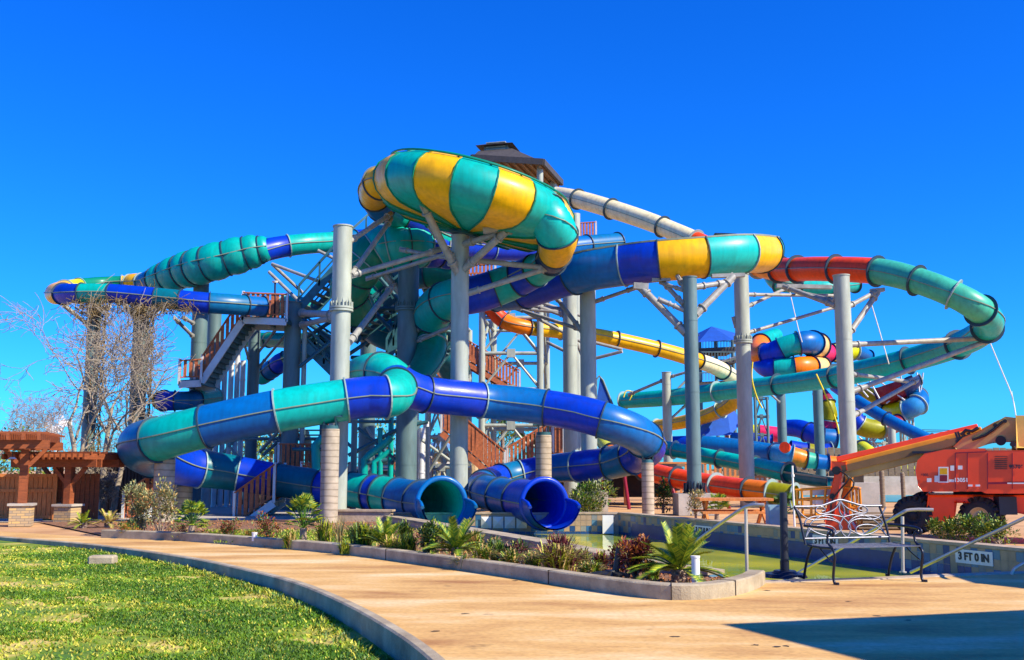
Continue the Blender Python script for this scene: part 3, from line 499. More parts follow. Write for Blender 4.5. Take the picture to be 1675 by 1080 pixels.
# ---- the striped bowl
def bowl():
    hub = P(762, 380, 33); T = thing('slide_bowl', (hub.x, hub.y, 0), 'big teal and yellow striped bowl tilted on top of the centre column', 'slide bowl')
    tl = radians(15); n = Vector((sin(tl), -0.05, cos(tl))).normalized(); ex = Vector((cos(tl), 0, -sin(tl))); ex = (ex - n * ex.dot(n)).normalized(); ey = n.cross(ex)
    prof = [(0.35, 0.0), (1.3, 0.06), (2.2, 0.12), (2.55, 0.17), (2.85, 0.27), (3.12, 0.46), (3.29, 0.74), (3.34, 1.04), (3.27, 1.33), (3.08, 1.56), (2.85, 1.68), (2.62, 1.72)]
    N = 16; ph = radians(-98)
    def pt(r, z, a): return hub + n * z + ex * (cos(a) * r) + ey * (sin(a) * r)
    for k in range(N):
        b = B(); st = 5
        for off in (0.0, 0.06):
            vs = []
            for i in range(st + 1):
                a = 2 * pi * (k + i / st) / N + ph
                for r, z in prof: vs.append(pt(r - off, z + off, a))
            m = len(prof); fs = [(i * m + j, (i + 1) * m + j, (i + 1) * m + j + 1, i * m + j + 1) for i in range(st) for j in range(m - 1)]
            b.add(vs, [f if off == 0 else f[::-1] for f in fs], 0, True)
        b.build('bowl_panel', 'yellow' if k % 2 else 'teal', T)
        a = 2 * pi * k / N + ph; r_ = B(); vs = []
        for r, z in prof:
            p = pt(r, z, a); tn = (ey * cos(a) - ex * sin(a)); o_ = (ex * cos(a) + ey * sin(a)) * (0.05 if r > 2.5 else 0.01) - n * (0.05 if r < 2.8 else 0)
            vs += [p + tn * 0.02, p + tn * 0.02 + o_, p - tn * 0.02 + o_, p - tn * 0.02]
        r_.add(vs, [(i * 4 + q, i * 4 + (q + 1) % 4, (i + 1) * 4 + (q + 1) % 4, (i + 1) * 4 + q) for i in range(len(prof) - 1) for q in range(4)]); r_.build('panel_flange', 'green', T)
    b = B(); b.path([pt(2.60, 1.80, 2 * pi * i / 60) for i in range(61)], 0.06, 6); b.path([pt(2.98, 1.72, 2 * pi * i / 60) for i in range(61)], 0.035, 5)
    for k in range(18): b.bar(pt(2.60, 1.80, 2 * pi * k / 18), pt(2.98, 1.72, 2 * pi * k / 18), 0.05)
    b.build('rim_rail', 'green', T)
    b = B(); b.cyl(hub - n * 0.12, hub + n * 0.05, 0.55, 0.42, 18); b.build('hub', 'paint_teal', T)
    return T
bowl()
# ================================================================ COLUMNS
def column(px, py_top, py_bot, wpx, d, label, m='galv', braces=(), flanges=(), zb=0.0, pxb=None, ped=None, name='support_column', cap=True, grp='steel columns carrying the slides', saddle=False):
    p = P(px, py_top, d); r = wpx / 2 * MPP(px, py_top, d); base = Vector((p.x, d, zb))
    T = thing(name, base, label, 'column', grp)
    b = B(); b.cyl(base, p, r, r, 28); zz = zb + 1.6
    while m != 'pier' and zz < p.z - .6: b.cyl((p.x, d, zz), (p.x, d, zz + .025), r + .008, None, 28, cap=False); zz += 2.35
    b.build('shaft', m, T)
    if cap and m != 'pier':
        b = B(); b.cyl(p, p + Vector((0, 0, 0.04)), r * 1.08, None, 28); b.build('cap_plate', m, T)
    for fy in flanges:
        q = P(px, fy, d); b = B(); b.cyl((p.x, d, q.z - 0.07), (p.x, d, q.z - 0.01), r * 1.25, None, 28); b.cyl((p.x, d, q.z + 0.01), (p.x, d, q.z + 0.07), r * 1.25, None, 28)
        for k in range(20):
            a = 2 * pi * k / 20; b.cyl((p.x + cos(a) * r * 1.16, d + sin(a) * r * 1.16, q.z + 0.06), (p.x + cos(a) * r * 1.16, d + sin(a) * r * 1.16, q.z + 0.22), 0.022, None, 5)
            if k % 2 == 0: b.prism([Vector((p.x + cos(a) * r, d + sin(a) * r, q.z + 0.07)), Vector((p.x + cos(a) * r * 1.2, d + sin(a) * r * 1.2, q.z + 0.07)), Vector((p.x + cos(a) * r, d + sin(a) * r, q.z + 0.34))], (-sin(a) * 0.015, cos(a) * 0.015, 0))
        b.build('bolted_flange', m, T)
    if ped:
        zt, hw = ped; b = B(); b.box((p.x, d, zt / 2), (hw * 2, hw * 2, zt)); b.build('pedestal', 'concrete', T)
        b = B(); b.cyl((p.x, d, zt + 0.003), (p.x, d, zt + 0.05), r * 1.6, None, 24)
        for k in range(14):
            a = 2 * pi * k / 14; b.cyl((p.x + cos(a) * r * 1.42, d + sin(a) * r * 1.42, zt + 0.05), (p.x + cos(a) * r * 1.42, d + sin(a) * r * 1.42, zt + 0.34), 0.025, None, 5)
            b.prism([Vector((p.x + cos(a) * r, d + sin(a) * r, zt + 0.05)), Vector((p.x + cos(a) * r * 1.5, d + sin(a) * r * 1.5, zt + 0.05)), Vector((p.x + cos(a) * r, d + sin(a) * r, zt + 0.4))], (-sin(a) * 0.02, cos(a) * 0.02, 0))
        b.build('base_plate', 'char', T)
    if saddle:
        b = B(); b.cyl(p + Vector((0, 0, 0.0)), p + Vector((0, 0, 0.1)), r * 0.9, None, 20); hh = 0.34
        for k in (-1, 1): b.prism([p + Vector((k * 0.16 - 0.02, -r * .7, 0.1)), p + Vector((k * 0.16 - 0.02, r * .7, 0.1)), p + Vector((k * 0.16 - 0.02, r * 1.1, hh)), p + Vector((k * 0.16 - 0.02, -r * 1.1, hh))], (0.04, 0, 0))
        b.box(p + Vector((0, 0, hh)), (0.7, 0.5, 0.05)); b.build('saddle', 'paint_teal', T)
    for br in braces:
        (x0, y0, d0), (x1, y1, d1) = br[0], br[1]; rr = br[2] if len(br) > 2 else 0.09; mm = br[3] if len(br) > 3 else 'brace'
        a = P(x0, y0, d0); c = P(x1, y1, d1); b = B(); b.cyl(a, c, rr, None, 12)
        dd = (c - a).normalized()
        for e, s_ in ((a, 1), (c, -1)): b.bar(e - dd * 0.05 * s_, e + dd * 0.32 * s_, 0.03, rr * 2.4); b.cyl(e + dd * 0.34 * s_, e + dd * 0.40 * s_, rr * 1.45, None, 10)
        b.build('strut', mm, T)
    return T
def pl(T, x0, y0, x1, y1, d, w=14, m='brace'):    # saddle plate across the end of struts
    a = P(x0, y0, d); c = P(x1, y1, d); b = B(); b.bar(a, c, w * MPP(x0, y0, d) * 1.6, w * MPP(x0, y0, d)); b.build('cradle', m, T)
t = column(753, 388, 835, 29, 33, 'tall centre column standing under the striped bowl', 'galv', [
    ((747, 445, 32.8), (690, 332, 31.2), .12), ((747, 432, 32.8), (704, 370, 32), .1), ((760, 440, 32.8), (828, 378, 31.6), .12), ((758, 400, 32.8), (850, 372, 31.4), .1), ((765, 480, 33), (905, 436, 33), .09), ((765, 425, 33), (908, 440, 33), .09),
    ((748, 410, 33), (600, 456, 36), .07), ((747, 425, 33), (655, 408, 35), .07)]); pl(t, 676, 322, 740, 338, 31.3, 8); pl(t, 790, 378, 852, 370, 31.6, 8); pl(t, 880, 440, 926, 430, 33, 7)
t = column(561, 372, 640, 31, 31, 'tall column with a bolted collar rising in front of the climbing gangway', 'galv', [((572, 395, 31), (640, 350, 34), .08), ((570, 452, 31), (720, 408, 33), .08), ((575, 450, 31), (640, 358, 34), .08), ((572, 560, 31), (640, 470, 36), .1)], flanges=(506,))
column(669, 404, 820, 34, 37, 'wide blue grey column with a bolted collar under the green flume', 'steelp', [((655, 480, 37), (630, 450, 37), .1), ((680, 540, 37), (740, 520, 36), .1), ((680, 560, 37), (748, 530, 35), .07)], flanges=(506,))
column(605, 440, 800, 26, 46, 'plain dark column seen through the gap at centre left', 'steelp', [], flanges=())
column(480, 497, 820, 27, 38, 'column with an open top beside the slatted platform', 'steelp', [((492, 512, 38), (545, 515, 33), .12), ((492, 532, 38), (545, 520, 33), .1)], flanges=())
column(499, 528, 820, 8, 38, 'slim pale pole standing against the open topped column', 'galv')
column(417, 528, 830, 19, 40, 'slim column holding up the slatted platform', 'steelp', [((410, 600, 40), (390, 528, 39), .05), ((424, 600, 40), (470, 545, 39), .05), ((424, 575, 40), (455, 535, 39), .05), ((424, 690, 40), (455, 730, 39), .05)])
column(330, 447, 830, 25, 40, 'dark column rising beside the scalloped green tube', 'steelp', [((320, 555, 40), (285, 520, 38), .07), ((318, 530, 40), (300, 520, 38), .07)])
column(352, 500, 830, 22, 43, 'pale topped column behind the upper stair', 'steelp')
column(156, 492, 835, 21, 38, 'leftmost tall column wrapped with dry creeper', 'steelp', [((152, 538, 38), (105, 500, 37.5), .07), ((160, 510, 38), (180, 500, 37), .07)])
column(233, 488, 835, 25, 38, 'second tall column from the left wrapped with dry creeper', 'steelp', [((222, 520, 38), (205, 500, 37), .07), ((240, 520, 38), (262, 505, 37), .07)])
column(932, 465, 835, 24, 41, 'pale column standing behind the taller column right of centre', 'galv', [((932, 520, 41), (870, 498, 41), .08), ((932, 512, 41), (855, 505, 41), .08)])
column(961, 460, 835, 26, 37, 'tall column under the blue part of the high raft flume', 'galv', [((972, 494, 37), (1042, 470, 36), .07), ((950, 540, 37), (905, 480, 38), .08), ((952, 540, 37), (845, 505, 40), .07)], ped=(0.7, 0.6))
t = column(1128, 455, 812, 23, 34, 'tall column on a concrete pedestal under the yellow flume section', 'steelp', [((1122, 545, 34), (1046, 468, 34.6), .12), ((1120, 508, 34), (1078, 490, 34), .07), ((1118, 498, 34), (1083, 460, 35), .08), ((1118, 475, 34), (1080, 462, 35), .06), ((1138, 515, 34), (1200, 452, 34.6), .12), ((1136, 470, 34), (1190, 462, 34.5), .09), ((1120, 472, 34), (1108, 452, 34.6), .08)], ped=(0.68, 0.62)); pl(t, 1164, 452, 1218, 450, 34.6, 6); pl(t, 1036, 468, 1060, 470, 34.6, 10); pl(t, 1066, 458, 1096, 457, 34.8, 6)
t = column(1212, 450, 860, 24, 41, 'tall pale column with a bolted collar left of the tallest right column', 'galv', [((1222, 482, 41), (1375, 484, 43), .07), ((1222, 502, 41), (1290, 470, 43), .07), ((1222, 545, 41), (1375, 500, 43), .07), ((1220, 590, 41), (1200, 520, 41), .07)], flanges=(559,))
t = column(1376, 452, 830, 26, 39, 'tall pale column under the red tube section at right', 'galv', [((1366, 500, 39), (1280, 468, 41), .10), ((1364, 492, 39), (1300, 476, 42), .08), ((1385, 503, 39), (1436, 476, 40), .09), ((1386, 550, 39), (1436, 478, 40), .11), ((1390, 564, 39), (1622, 553, 41), .10), ((1394, 612, 39), (1490, 625, 44), .08),
    ((1396, 680, 39), (1500, 622, 43), .09), ((1395, 640, 39), (1622, 555, 41), .10)], ped=(1.0, 0.55)); pl(t, 1270, 468, 1360, 470, 41, 6); pl(t, 1424, 476, 1446, 474, 40, 6)
column(1090, 610, 830, 15, 60, 'thin pole near the far end of the long teal tube', 'galv', [((1090, 620, 60), (1028, 646, 62), .09), ((1092, 618, 60), (1205, 585, 58), .08), ((1095, 650, 60), (1130, 615, 60), .07), ((1092, 690, 60), (1125, 660, 60), .07)])
column(1277, 640, 840, 15, 64, 'far grey column below the long teal tube', 'steelp', [((1277, 660, 64), (1255, 640, 62), .07)])
column(1337, 636, 845, 16, 60, 'far dark column between the coloured raft tubes', 'steelp')
column(1458, 700, 840, 13, 75, 'short far column beneath the green and blue tube', 'galv')
column(1188, 660, 845, 9, 70, 'thin far pole behind the blue shade tent', 'galv')
for a, l in (((270, 752, 880, 33, 29.2), 'concrete pier under the left bend of the lower blue loop'), ((302, 795, 880, 26, 34.0), 'shaded concrete pier behind the pier at the left bend'), ((541, 702, 880, 29, 28.7), 'tall concrete pier under the upper teal section at left'), ((889, 712, 850, 26, 34.5), 'concrete pier passing in front of the lower blue tube'), ((1059, 757, 850, 20, 33), 'concrete pier under the right bend of the blue loop')):
    column(*a, label=l, m='pier', name='concrete_pier', saddle=True, grp='concrete piers carrying the lower loops')
for x, t_, bt, w_, d, l in ((665, 690, 850, 15, 40, 'grey'), (684, 672, 850, 22, 41, 'wide'), (648, 700, 850, 9, 41, 'thin'), (628, 702, 850, 9, 43, 'thin')): pass

def pnt_lawn(p):
    for i in range(len(edge) - 1):
        if min(edge[i].y, edge[i + 1].y) <= p.y <= max(edge[i].y, edge[i + 1].y): return p.x < edge[i].x + .3
    return False
for k_ in (14, 22, 30, 37):
    p_ = curb_o[k_]; t_ = (curb_o[k_ + 1] - p_).normalized(); n_ = Vector((-t_.y, t_.x, 0)); bb = B(); bb.bar(p_ - n_ * .003 + Vector((0, 0, 0)), p_ - n_ * .003 + Vector((0, 0, .172)), .012, .012); bb.bar(p_ - n_ * .004 + Vector((0, 0, .172)), p_ + n_ * .22 + Vector((0, 0, .172)), .010, .006); tag(bb.build('kerb_joint', 'wood_dark', None, p_), kind='structure')
R_ = random.Random(5)
for k_ in range(16):      # small tar spots and chips on the paving
    p_ = G(R_.uniform(450, 1500), R_.uniform(945, 1075), .003)
    if pnt_lawn(p_) or p_.y > 14: continue
    bb = B(); m_ = 9; bb.add([p_] + [p_ + Vector((cos(2 * pi * j / m_) * R_.uniform(.015, .06), sin(2 * pi * j / m_) * R_.uniform(.01, .04), 0)) for j in range(m_)], [(0, j + 1, (j + 1) % m_ + 1) for j in range(m_)]); tag(bb.build('stain', 'wood_dark', None, p_), kind='structure')
# ================================================================ STAIRS, TOWER
def railing(T, a, c, h, m='wood_rail', sp=0.16, post=True, slat=0.11):
    a = Vector(a); c = Vector(c); L = (Vector((c.x, c.y, 0)) - Vector((a.x, a.y, 0))).length; n = max(2, int(L / sp)); b = B()
    for i in range(n + 1):
        p = a.lerp(c, i / n); b.bar(p + Vector((0, 0, 0.08)), p + Vector((0, 0, h + random.uniform(-.015, .015))), 0.03, slat)
    b.build('balusters', m, T)
    b = B(); b.bar(a + Vector((0, 0, h)), c + Vector((0, 0, h)), 0.09, 0.05); b.build('handrail', m, T)
    b = B(); b.bar(a + Vector((0, 0, 0.1)), c + Vector((0, 0, 0.1)), 0.04, 0.05); b.build('bottom_rail', m, T)
    if post:
        k = max(1, int(L / 1.7))
        for i in range(k + 1): b = B(); p = a.lerp(c, i / k); b.bar(p - Vector((0, 0, 0.15)), p + Vector((0, 0, h + 0.06)), 0.08); b.build('rail_post', 'metal_white' if m == 'wood_rail' else m, T)
def stair(label, a, c, wid, rm='wood_rail', h=1.05, both=True, sm='paint_teal', depthdir=(0, 1, 0), nm='staircase', tm='metal_white'):
    a = Vector(a); c = Vector(c); q = Vector(depthdir).normalized() * wid; T = thing(nm, (a.x, a.y, 0), label, 'stairs', 'stairs of the slide tower')
    L = (c - a).length; n = max(3, int(abs(c.z - a.z) / 0.18)) if abs(c.z - a.z) > 0.5 else 0
    for s_ in (0, 1): b = B(); b.bar(a + q * s_ - Vector((0, 0, .16)), c + q * s_ - Vector((0, 0, .16)), 0.08, 0.24); b.build('stringer', tm, T)
    b = B()
    if n:
        for i in range(n): p = a.lerp(c, (i + 0.5) / n) + q / 2; b.box(p, (max(0.3, L / n * 1.0), wid - 0.1, 0.05) if abs(q.y) > abs(q.x) else (wid - 0.1, 0.34, 0.05))
        for i in range(n): p = a.lerp(c, (i + 0.5) / n) + q / 2 - Vector((0, 0, 0.1)); b.box(p, (0.03, wid - 0.1, 0.16))
    else:
        b.prism([a, c, c + q, a + q], (0, 0, -0.08))
        for i in range(int(L / 0.6) + 1): p = a.lerp(c, i / max(1, int(L / 0.6))); b.bar(p - Vector((0, 0, .14)), p + q - Vector((0, 0, .14)), 0.07, 0.12)
    b.build('treads' if n else 'deck', sm, T)
    railing(T, a, c, h, rm)
    if both: railing(T, a + q, c + q, h, rm)
    return T
# left slatted gangway: landing, flight and platform
stair('slatted brown flight climbing from the small landing to the left platform', P(330, 618, 37), P(396, 519, 37), 1.6, h=.78)
stair('small slatted landing at the foot of the left upper flight', P(293, 622, 36.9), P(329, 620, 36.9), 1.8, h=.7)
stair('slatted brown platform at the top of the left upper flight', P(397, 517, 37), P(469, 520, 37), 1.7, h=.85)
# teal railed gangway on the spiral behind the main column
def gang(label, a, c, wid=1.3, h=0.9):
    T = thing('gangway', (a.x, a.y, 0), label, 'gangway', 'steel gangways of the slide tower'); q = Vector((0.2, 1, 0)).normalized() * wid
    for nmz, s_ in (('near_rail', 0), ('far_rail', 1)):
        b = B(); o = q * s_
        b.bar(a + o, c + o, 0.07, 0.30); b.bar(a + o + Vector((0, 0, h)), c + o + Vector((0, 0, h)), 0.07, 0.09); b.bar(a + o + Vector((0, 0, h * .45)), c + o + Vector((0, 0, h * .45)), 0.03, 0.06)
        L = (c - a).length; k = max(2, int(L / 1.1))
        for i in range(k + 1): p = a.lerp(c, i / k) + o; b.bar(p, p + Vector((0, 0, h)), 0.07)
        b.build('rail', 'paint_teal', T)
    b = B(); n = max(4, int((c - a).length / 0.3))
    for i in range(n): p = a.lerp(c, (i + .5) / n); b.bar(p, p + q, 0.26, 0.04)
    b.build('treads', 'steelp', T)
gang('teal railed gangway climbing rightwards behind the tall collared column', P(488, 506, 38), P(556, 430, 38))
gang('upper teal railed gangway meeting the green stacked flume', P(556, 430, 38.3), P(640, 355, 39))
gang('teal railed gangway running down right below the dark open tube', P(500, 566, 38), P(560, 625, 38), 1.2, .7)
gang('teal railed gangway dropping left of the wide blue grey column', P(655, 542, 39), P(632, 590, 39), 1.2, .8)
gang('far steel gangway slanting up behind the green flume at centre', P(580, 560, 42), P(640, 480, 42), 1.2, .7)
gang('dark gangway beneath the green flume right of the wide column', P(688, 610, 40), P(735, 548, 40), 1.3, .7)
b = B()
stair('upper wooden railed flight descending right behind the centre column', P(764, 590, 52), P(850, 640, 52), 1.5, tm='wood_rail')
stair('wooden railed flight descending left behind the lattice tower', P(764, 652, 50), P(690, 575, 50), 1.5, tm='wood_rail')
stair('lower wooden flight descending right between centre column and pier', P(722, 702, 42), P(826, 790, 42), 1.6, h=1.25, tm='wood_rail')
stair('lower wooden flight rising right towards the concrete pier', P(830, 780, 43), P(905, 735, 43), 1.6, h=1.2, tm='wood_rail')
stair('slatted landing behind the concrete pier at right of centre', P(893, 745, 44), P(925, 745, 44), 1.6, h=1.2)
stair('high slatted platform on top of the tower behind the bowl', P(940, 398, 60), P(975, 396, 60), 4, h=1.2)
stair('slatted platform glimpsed left of the centre column below the bowl', P(688, 460, 45), P(748, 457, 45), 2, h=0.6)
stair('slatted platform glimpsed right of the centre column below the bowl', P(755, 452, 45), P(810, 450, 45), 2, h=0.5)
stair('teal sided flight with dark slats near ground at left', P(382, 862, 33), P(448, 815, 33), 1.5, rm='wood_rail')
stair('slatted walk behind the lower tube at centre left', P(492, 800, 37), P(560, 800, 37), 1.5, h=0.9)
stair('dark slatted flight beside the black fence at far left', P(200, 862, 31.5), P(258, 822, 32), 1.4, h=1.0)
stair('short blue treaded flight behind the upper loop at left', P(490, 800, 39), P(470, 700, 41), 1.4, h=1.0, depthdir=(1, 0.1, 0), sm='steelbl' if 'steelbl' in MATS else 'steelp')
# lattice tower
def lattice(label, posts, zt, zb, d0, d1, m='galv', w=0.16, lv=5, zoff=0, cat='lattice tower'):
    a, c = posts; base = P(a, 700, d0); T = thing('lattice_tower', (base.x, d0, 0), label, cat, 'lattice towers behind the slides')
    A = Vector((P(a, 700, d0).x, d0, 0)); Bq = Vector((P(c, 700, d0).x, d0, 0)); Cq = Bq + Vector((0.5, d1 - d0, 0)); D = A + Vector((0.5, d1 - d0, 0)); cs = [A, Bq, Cq, D]
    for q in cs:
        b = B(); b.cyl(q + Vector((0, 0, zb)), q + Vector((0, 0, zt)), w, None, 10); b.build('post', m, T)
    for j in range(lv + 1):
        z = zb + (zt - zb) * j / lv; b = B()
        for i in range(4):
            p, q = cs[i], cs[(i + 1) % 4]; b.cyl(p + Vector((0, 0, z)), q + Vector((0, 0, z)), w * .55, None, 8)
            if j < lv:
                z2 = zb + (zt - zb) * (j + 1) / lv; mid = (p + q) / 2; b.cyl(p + Vector((0, 0, z)), mid + Vector((0, 0, z2)), w * .4, None, 6); b.cyl(q + Vector((0, 0, z)), mid + Vector((0, 0, z2)), w * .4, None, 6)
                b.box(mid + Vector((0, 0, z2)), (w * 2.5, w * 1.2, w * 2.5))
        b.build('brace_level', m, T)
    return T
lattice('grey pipe lattice tower under the bowl platform at centre', (788, 884), P(0, 462, 52).z, 0, 52, 57, w=0.17, lv=6)
lattice('second grey pipe lattice tower left behind the centre column', (700, 745), P(0, 520, 54).z, 0, 54, 59, w=0.16, lv=6)
# tower top with hipped roof and cupola
def tower_top():
    d = 52; c = P(848, 272, d); T = thing('tower_roof', (c.x, c.y, 0), 'grey hipped roof with cupola peeking above the striped bowl', 'roof tower')
    z0 = P(0, 290, d).z; hw = MPP(840, 280, d) * 58; hd = 2.3; zr = P(0, 262, d).z; cw = 0.9; o = Vector((c.x, d, 0)); R = Matrix.Rotation(-0.25, 3, 'Z')
    def q(x, y, z): v = R @ Vector((x, y, 0)); return Vector((c.x + v.x, d + v.y, z))
    b = B(); lo = [q(-hw, -hd, z0 + .5), q(hw, -hd, z0 + .0), q(hw, hd, z0 + .2), q(-hw, hd, z0 + .7)]; hi = [q(-cw - 1.0, -cw, zr + .35), q(cw - 1.0, -cw, zr + .35), q(cw - 1.0, cw, zr + .35), q(-cw - 1.0, cw, zr + .35)]
    b.add(lo + hi, [(0, 1, 5, 4), (1, 2, 6, 5), (2, 3, 7, 6), (3, 0, 4, 7), (4, 5, 6, 7)]); 
    for i in range(4): b.bar(lo[i], lo[(i + 1) % 4], 0.14, 0.3)
    rf = b.build('roof', 'roof', T)
    b = B(); b.add([p - Vector((0, 0, .1)) for p in lo], [(3, 2, 1, 0)])
    for k in range(9): b.bar(lo[0].lerp(lo[1], (k + .5) / 9) - Vector((0, 0, .16)), lo[3].lerp(lo[2], (k + .5) / 9) - Vector((0, 0, .16)), 0.08, 0.14)
    b.build('soffit', 'soffit', T)
    b = B()
    for x, y in ((-2.4, -1.6), (1.5, -1.6), (1.5, 1.6), (-2.4, 1.6)): p = q(x, y, z0); b.cyl((p.x, p.y, z0 - 4.2), (p.x, p.y, z0 + .3), 0.16, None, 10)
    b.build('posts', 'galv', T)
    b = B(); cc = q(-1.05, 0, 0); zc = P(0, 246, d).z; b.box((cc.x, cc.y, (zr + zc) / 2 + .1), (1.25, 1.25, zc - zr + .3), -0.25); b.build('cupola', 'steelp', T)
    b = B()
    for k in range(5): b.box((cc.x, cc.y - 0.02, zr + .35 + k * .12), (1.02, 1.29, 0.05), -0.25)
    b.build('louvre', 'galv', T)
    b = B(); l2 = [cc + R @ Vector((sx * 0.98, sy * 0.98, zc + .12)) for sx, sy in ((-1, -1), (1, -1), (1, 1), (-1, 1))]; top = cc + Vector((0, 0, zc + .5)); b.add(l2 + [top], [(0, 1, 4), (1, 2, 4), (2, 3, 4), (3, 0, 4), (3, 2, 1, 0)]); b.build('cupola_roof', 'roof', T)
    b = B(); b.cyl(P(941, 350, d), (P(941, 350, d).x, d, 0), 0.25, None, 14); b.cyl(P(884, 470, d), P(884, 800, d), 0.16, None, 12); b.build('leg', 'galv', T)
tower_top()
# standing grey pipes in the tower base
def pipes(label, xs, yt, yb, d, w, m='metal_white'):
    c = P(xs[0], yb, d); T = thing('pipe_bundle', (c.x, d, 0), label, 'pipes', 'bundles of upright water pipes')
    for i, x in enumerate(xs):
        p = P(x, yt[i % len(yt)] if isinstance(yt, (list, tuple)) else yt, d + 0.1 * (i % 2)); b = B(); b.cyl((p.x, p.y, 0), p, w / 2 * MPP(x, yb, d), None, 14); 
        for k in range(4): z = p.z * (0.2 + 0.22 * k); b.cyl((p.x, p.y, z), (p.x, p.y, z + .06), w / 2 * MPP(x, yb, d) * 1.18, None, 14)
        b.build('pipe', m, T)
pipes('bundle of tall pale water pipes under the left flight', [358, 369, 380, 390, 398], [590, 572, 560, 560], 640, 41, 8.5)
pipes('cluster of pale pipes standing left of the centre column', [655, 664, 690, 697], [690, 690, 700], 700, 41.5, 10)
column(676, 668, 830, 19, 40.5, 'broad pale column standing between the two mouths of the loops', 'galv')
column(580, 686, 830, 10, 35, 'slim steel post beside the tall concrete pier', 'steelp')
column(560, 686, 830, 12, 38, 'dark post hidden behind the tall concrete pier', 'steelp')
column(640, 676, 830, 9, 38, 'thin teal post left of the pale pipes', 'teal')
column(700, 700, 830, 7, 40, 'thin grey post right of the pale pipes', 'galv')
column(412, 705, 840, 18, 40, 'dark column continuing under the lower blue loop at left', 'steelp')
column(340, 735, 850, 14, 39, 'pale post under the lower blue tube at left', 'concrete')
column(528, 690, 830, 10, 40, 'dark grey post left of the tall concrete pier', 'steelp')
# teal water pipework under the tower
T = thing('water_pipework', (P(600, 760, 37).x, 37, 0), 'bent teal water pipes standing right of the tall concrete pier', 'pipework')
for pts, w_ in (([(596, 830), (596, 752), (604, 744), (634, 722), (640, 715)], .13), ([(612, 830), (612, 756), (640, 736)], .11), ([(622, 830), (622, 700)], .09), ([(590, 760), (634, 752)], .08), ([(520, 830), (516, 728), (526, 718), (540, 718)], .16), ([(478, 735), (560, 735)], .07), ([(570, 745), (655, 700), (700, 690)], .07), ([(585, 700), (650, 755)], .06), ([(640, 690), (560, 690)], .06)):
    b = B(); b.path([P(x, y, 37) for x, y in pts], w_, 10); b.build('pipe', 'teal' if w_ > .085 else 'paint_teal', T)
def struts(label, segs, d, r, m, nm='steel_bracing'):
    a = segs[0]; p = P(a[0], a[1], d); T = thing(nm, (p.x, d, 0), label, 'bracing', 'steel bracing between the columns')
    for s_ in segs:
        d0 = s_[4] if len(s_) > 4 else d; d1 = s_[5] if len(s_) > 5 else d0 + random.uniform(-1, 1); b = B(); b.cyl(P(s_[0], s_[1], d0), P(s_[2], s_[3], d1), r, None, 9); b.build('strut', m, T)
struts('criss cross teal bracing under the green flume at centre', [(690, 532, 745, 545), (690, 555, 748, 530), (690, 540, 740, 575), (700, 600, 742, 560), (690, 515, 735, 512), (560, 512, 480, 520), (560, 545, 490, 600)], 38, .07, 'paint_teal')
struts('pale diagonal bars crossing left of the wide column', [(445, 432, 520, 460), (445, 432, 496, 480), (440, 445, 492, 496), (520, 410, 560, 430)], 39, .065, 'brace')
struts('dark bracing low between the posts behind the upper loop', [(455, 715, 480, 760), (425, 740, 460, 700), (430, 745, 490, 690), (400, 718, 520, 718), (540, 700, 585, 740), (590, 690, 690, 690), (690, 690, 640, 760)], 38, .06, 'steelp')
struts('pale long bars sagging behind the columns at centre right', [(870, 490, 960, 520), (950, 555, 1018, 572), (960, 590, 1018, 575), (895, 560, 935, 580), (780, 500, 932, 505), (905, 470, 960, 600), (840, 500, 952, 560)], 42, .07, 'brace')
struts('short feet bracing under the low red tube', [(1100, 800, 1118, 850), (1125, 800, 1108, 850), (1185, 812, 1200, 850), (1020, 770, 1030, 840)], 39, .07, 'maroon')
# cut blue access ladder shape behind the loop
T = thing('shade_fin', P(985, 640, 50), 'pointed blue panel with a bent pipe behind the loop', 'panel'); b = B()
b.prism([P(982, 616, 50), P(1002, 662, 50), P(975, 662, 50)], (0, .1, 0)); b.build('panel', 'blue_cloth', T); b = B(); b.path([P(975, 660, 50), P(975, 622, 50), P(980, 615, 50), P(986, 622, 50), P(1002, 662, 50)], .06, 6); b.build('bent_pipe', 'steelp', T)
# ================================================================ COLOURED RAFT SLIDES BEHIND AT RIGHT
G2 = 'multi coloured raft slides in the background'
def bs(label, cps, secs, **k): return slide(label, cps, secs, group=G2, name='background_tube', seam=k.pop('seam', None), flange='navy', fl=0.12, **k)
bs('upper coil of orange, royal, teal and peach rings', [(1270, 548, 22, 76), (1245, 562, 30, 74), (1242, 580, 34, 72), (1262, 578, 36, 71), (1290, 566, 36, 70.5), (1320, 560, 38, 70.5), (1338, 566, 40, 72)], [(1.0, 'teal'), (2.6, 'orange'), (3.6, 'royal'), (4.5, 'teal'), (5.4, 'blue'), (6, 'peach')])
bs('pink and yellow tube emerging from the coil', [(1335, 575, 30, 72), (1350, 577, 30, 73), (1368, 577, 28, 74), (1395, 574, 28, 75), (1420, 584, 20, 76)], [(1.3, 'pink'), (2.0, 'lime'), (3, 'lime'), (4, 'blue')])
bs('lower coil of royal, mint and orange rings', [(1235, 588, 22, 73), (1255, 602, 32, 71), (1288, 602, 34, 70.5), (1316, 600, 34, 70.5), (1345, 600, 30, 72)], [(1.4, 'royal'), (2.4, 'teal'), (3.3, 'orange'), (4, 'peach')])
bs('long straight blue tube sliding down to the right', [(1365, 632, 18, 72), (1400, 655, 20, 70), (1450, 685, 20, 68), (1520, 720, 20, 66), (1570, 742, 20, 65)], [(1, 'royal'), (2, 'blue'), (3, 'blue'), (4, 'blue')])
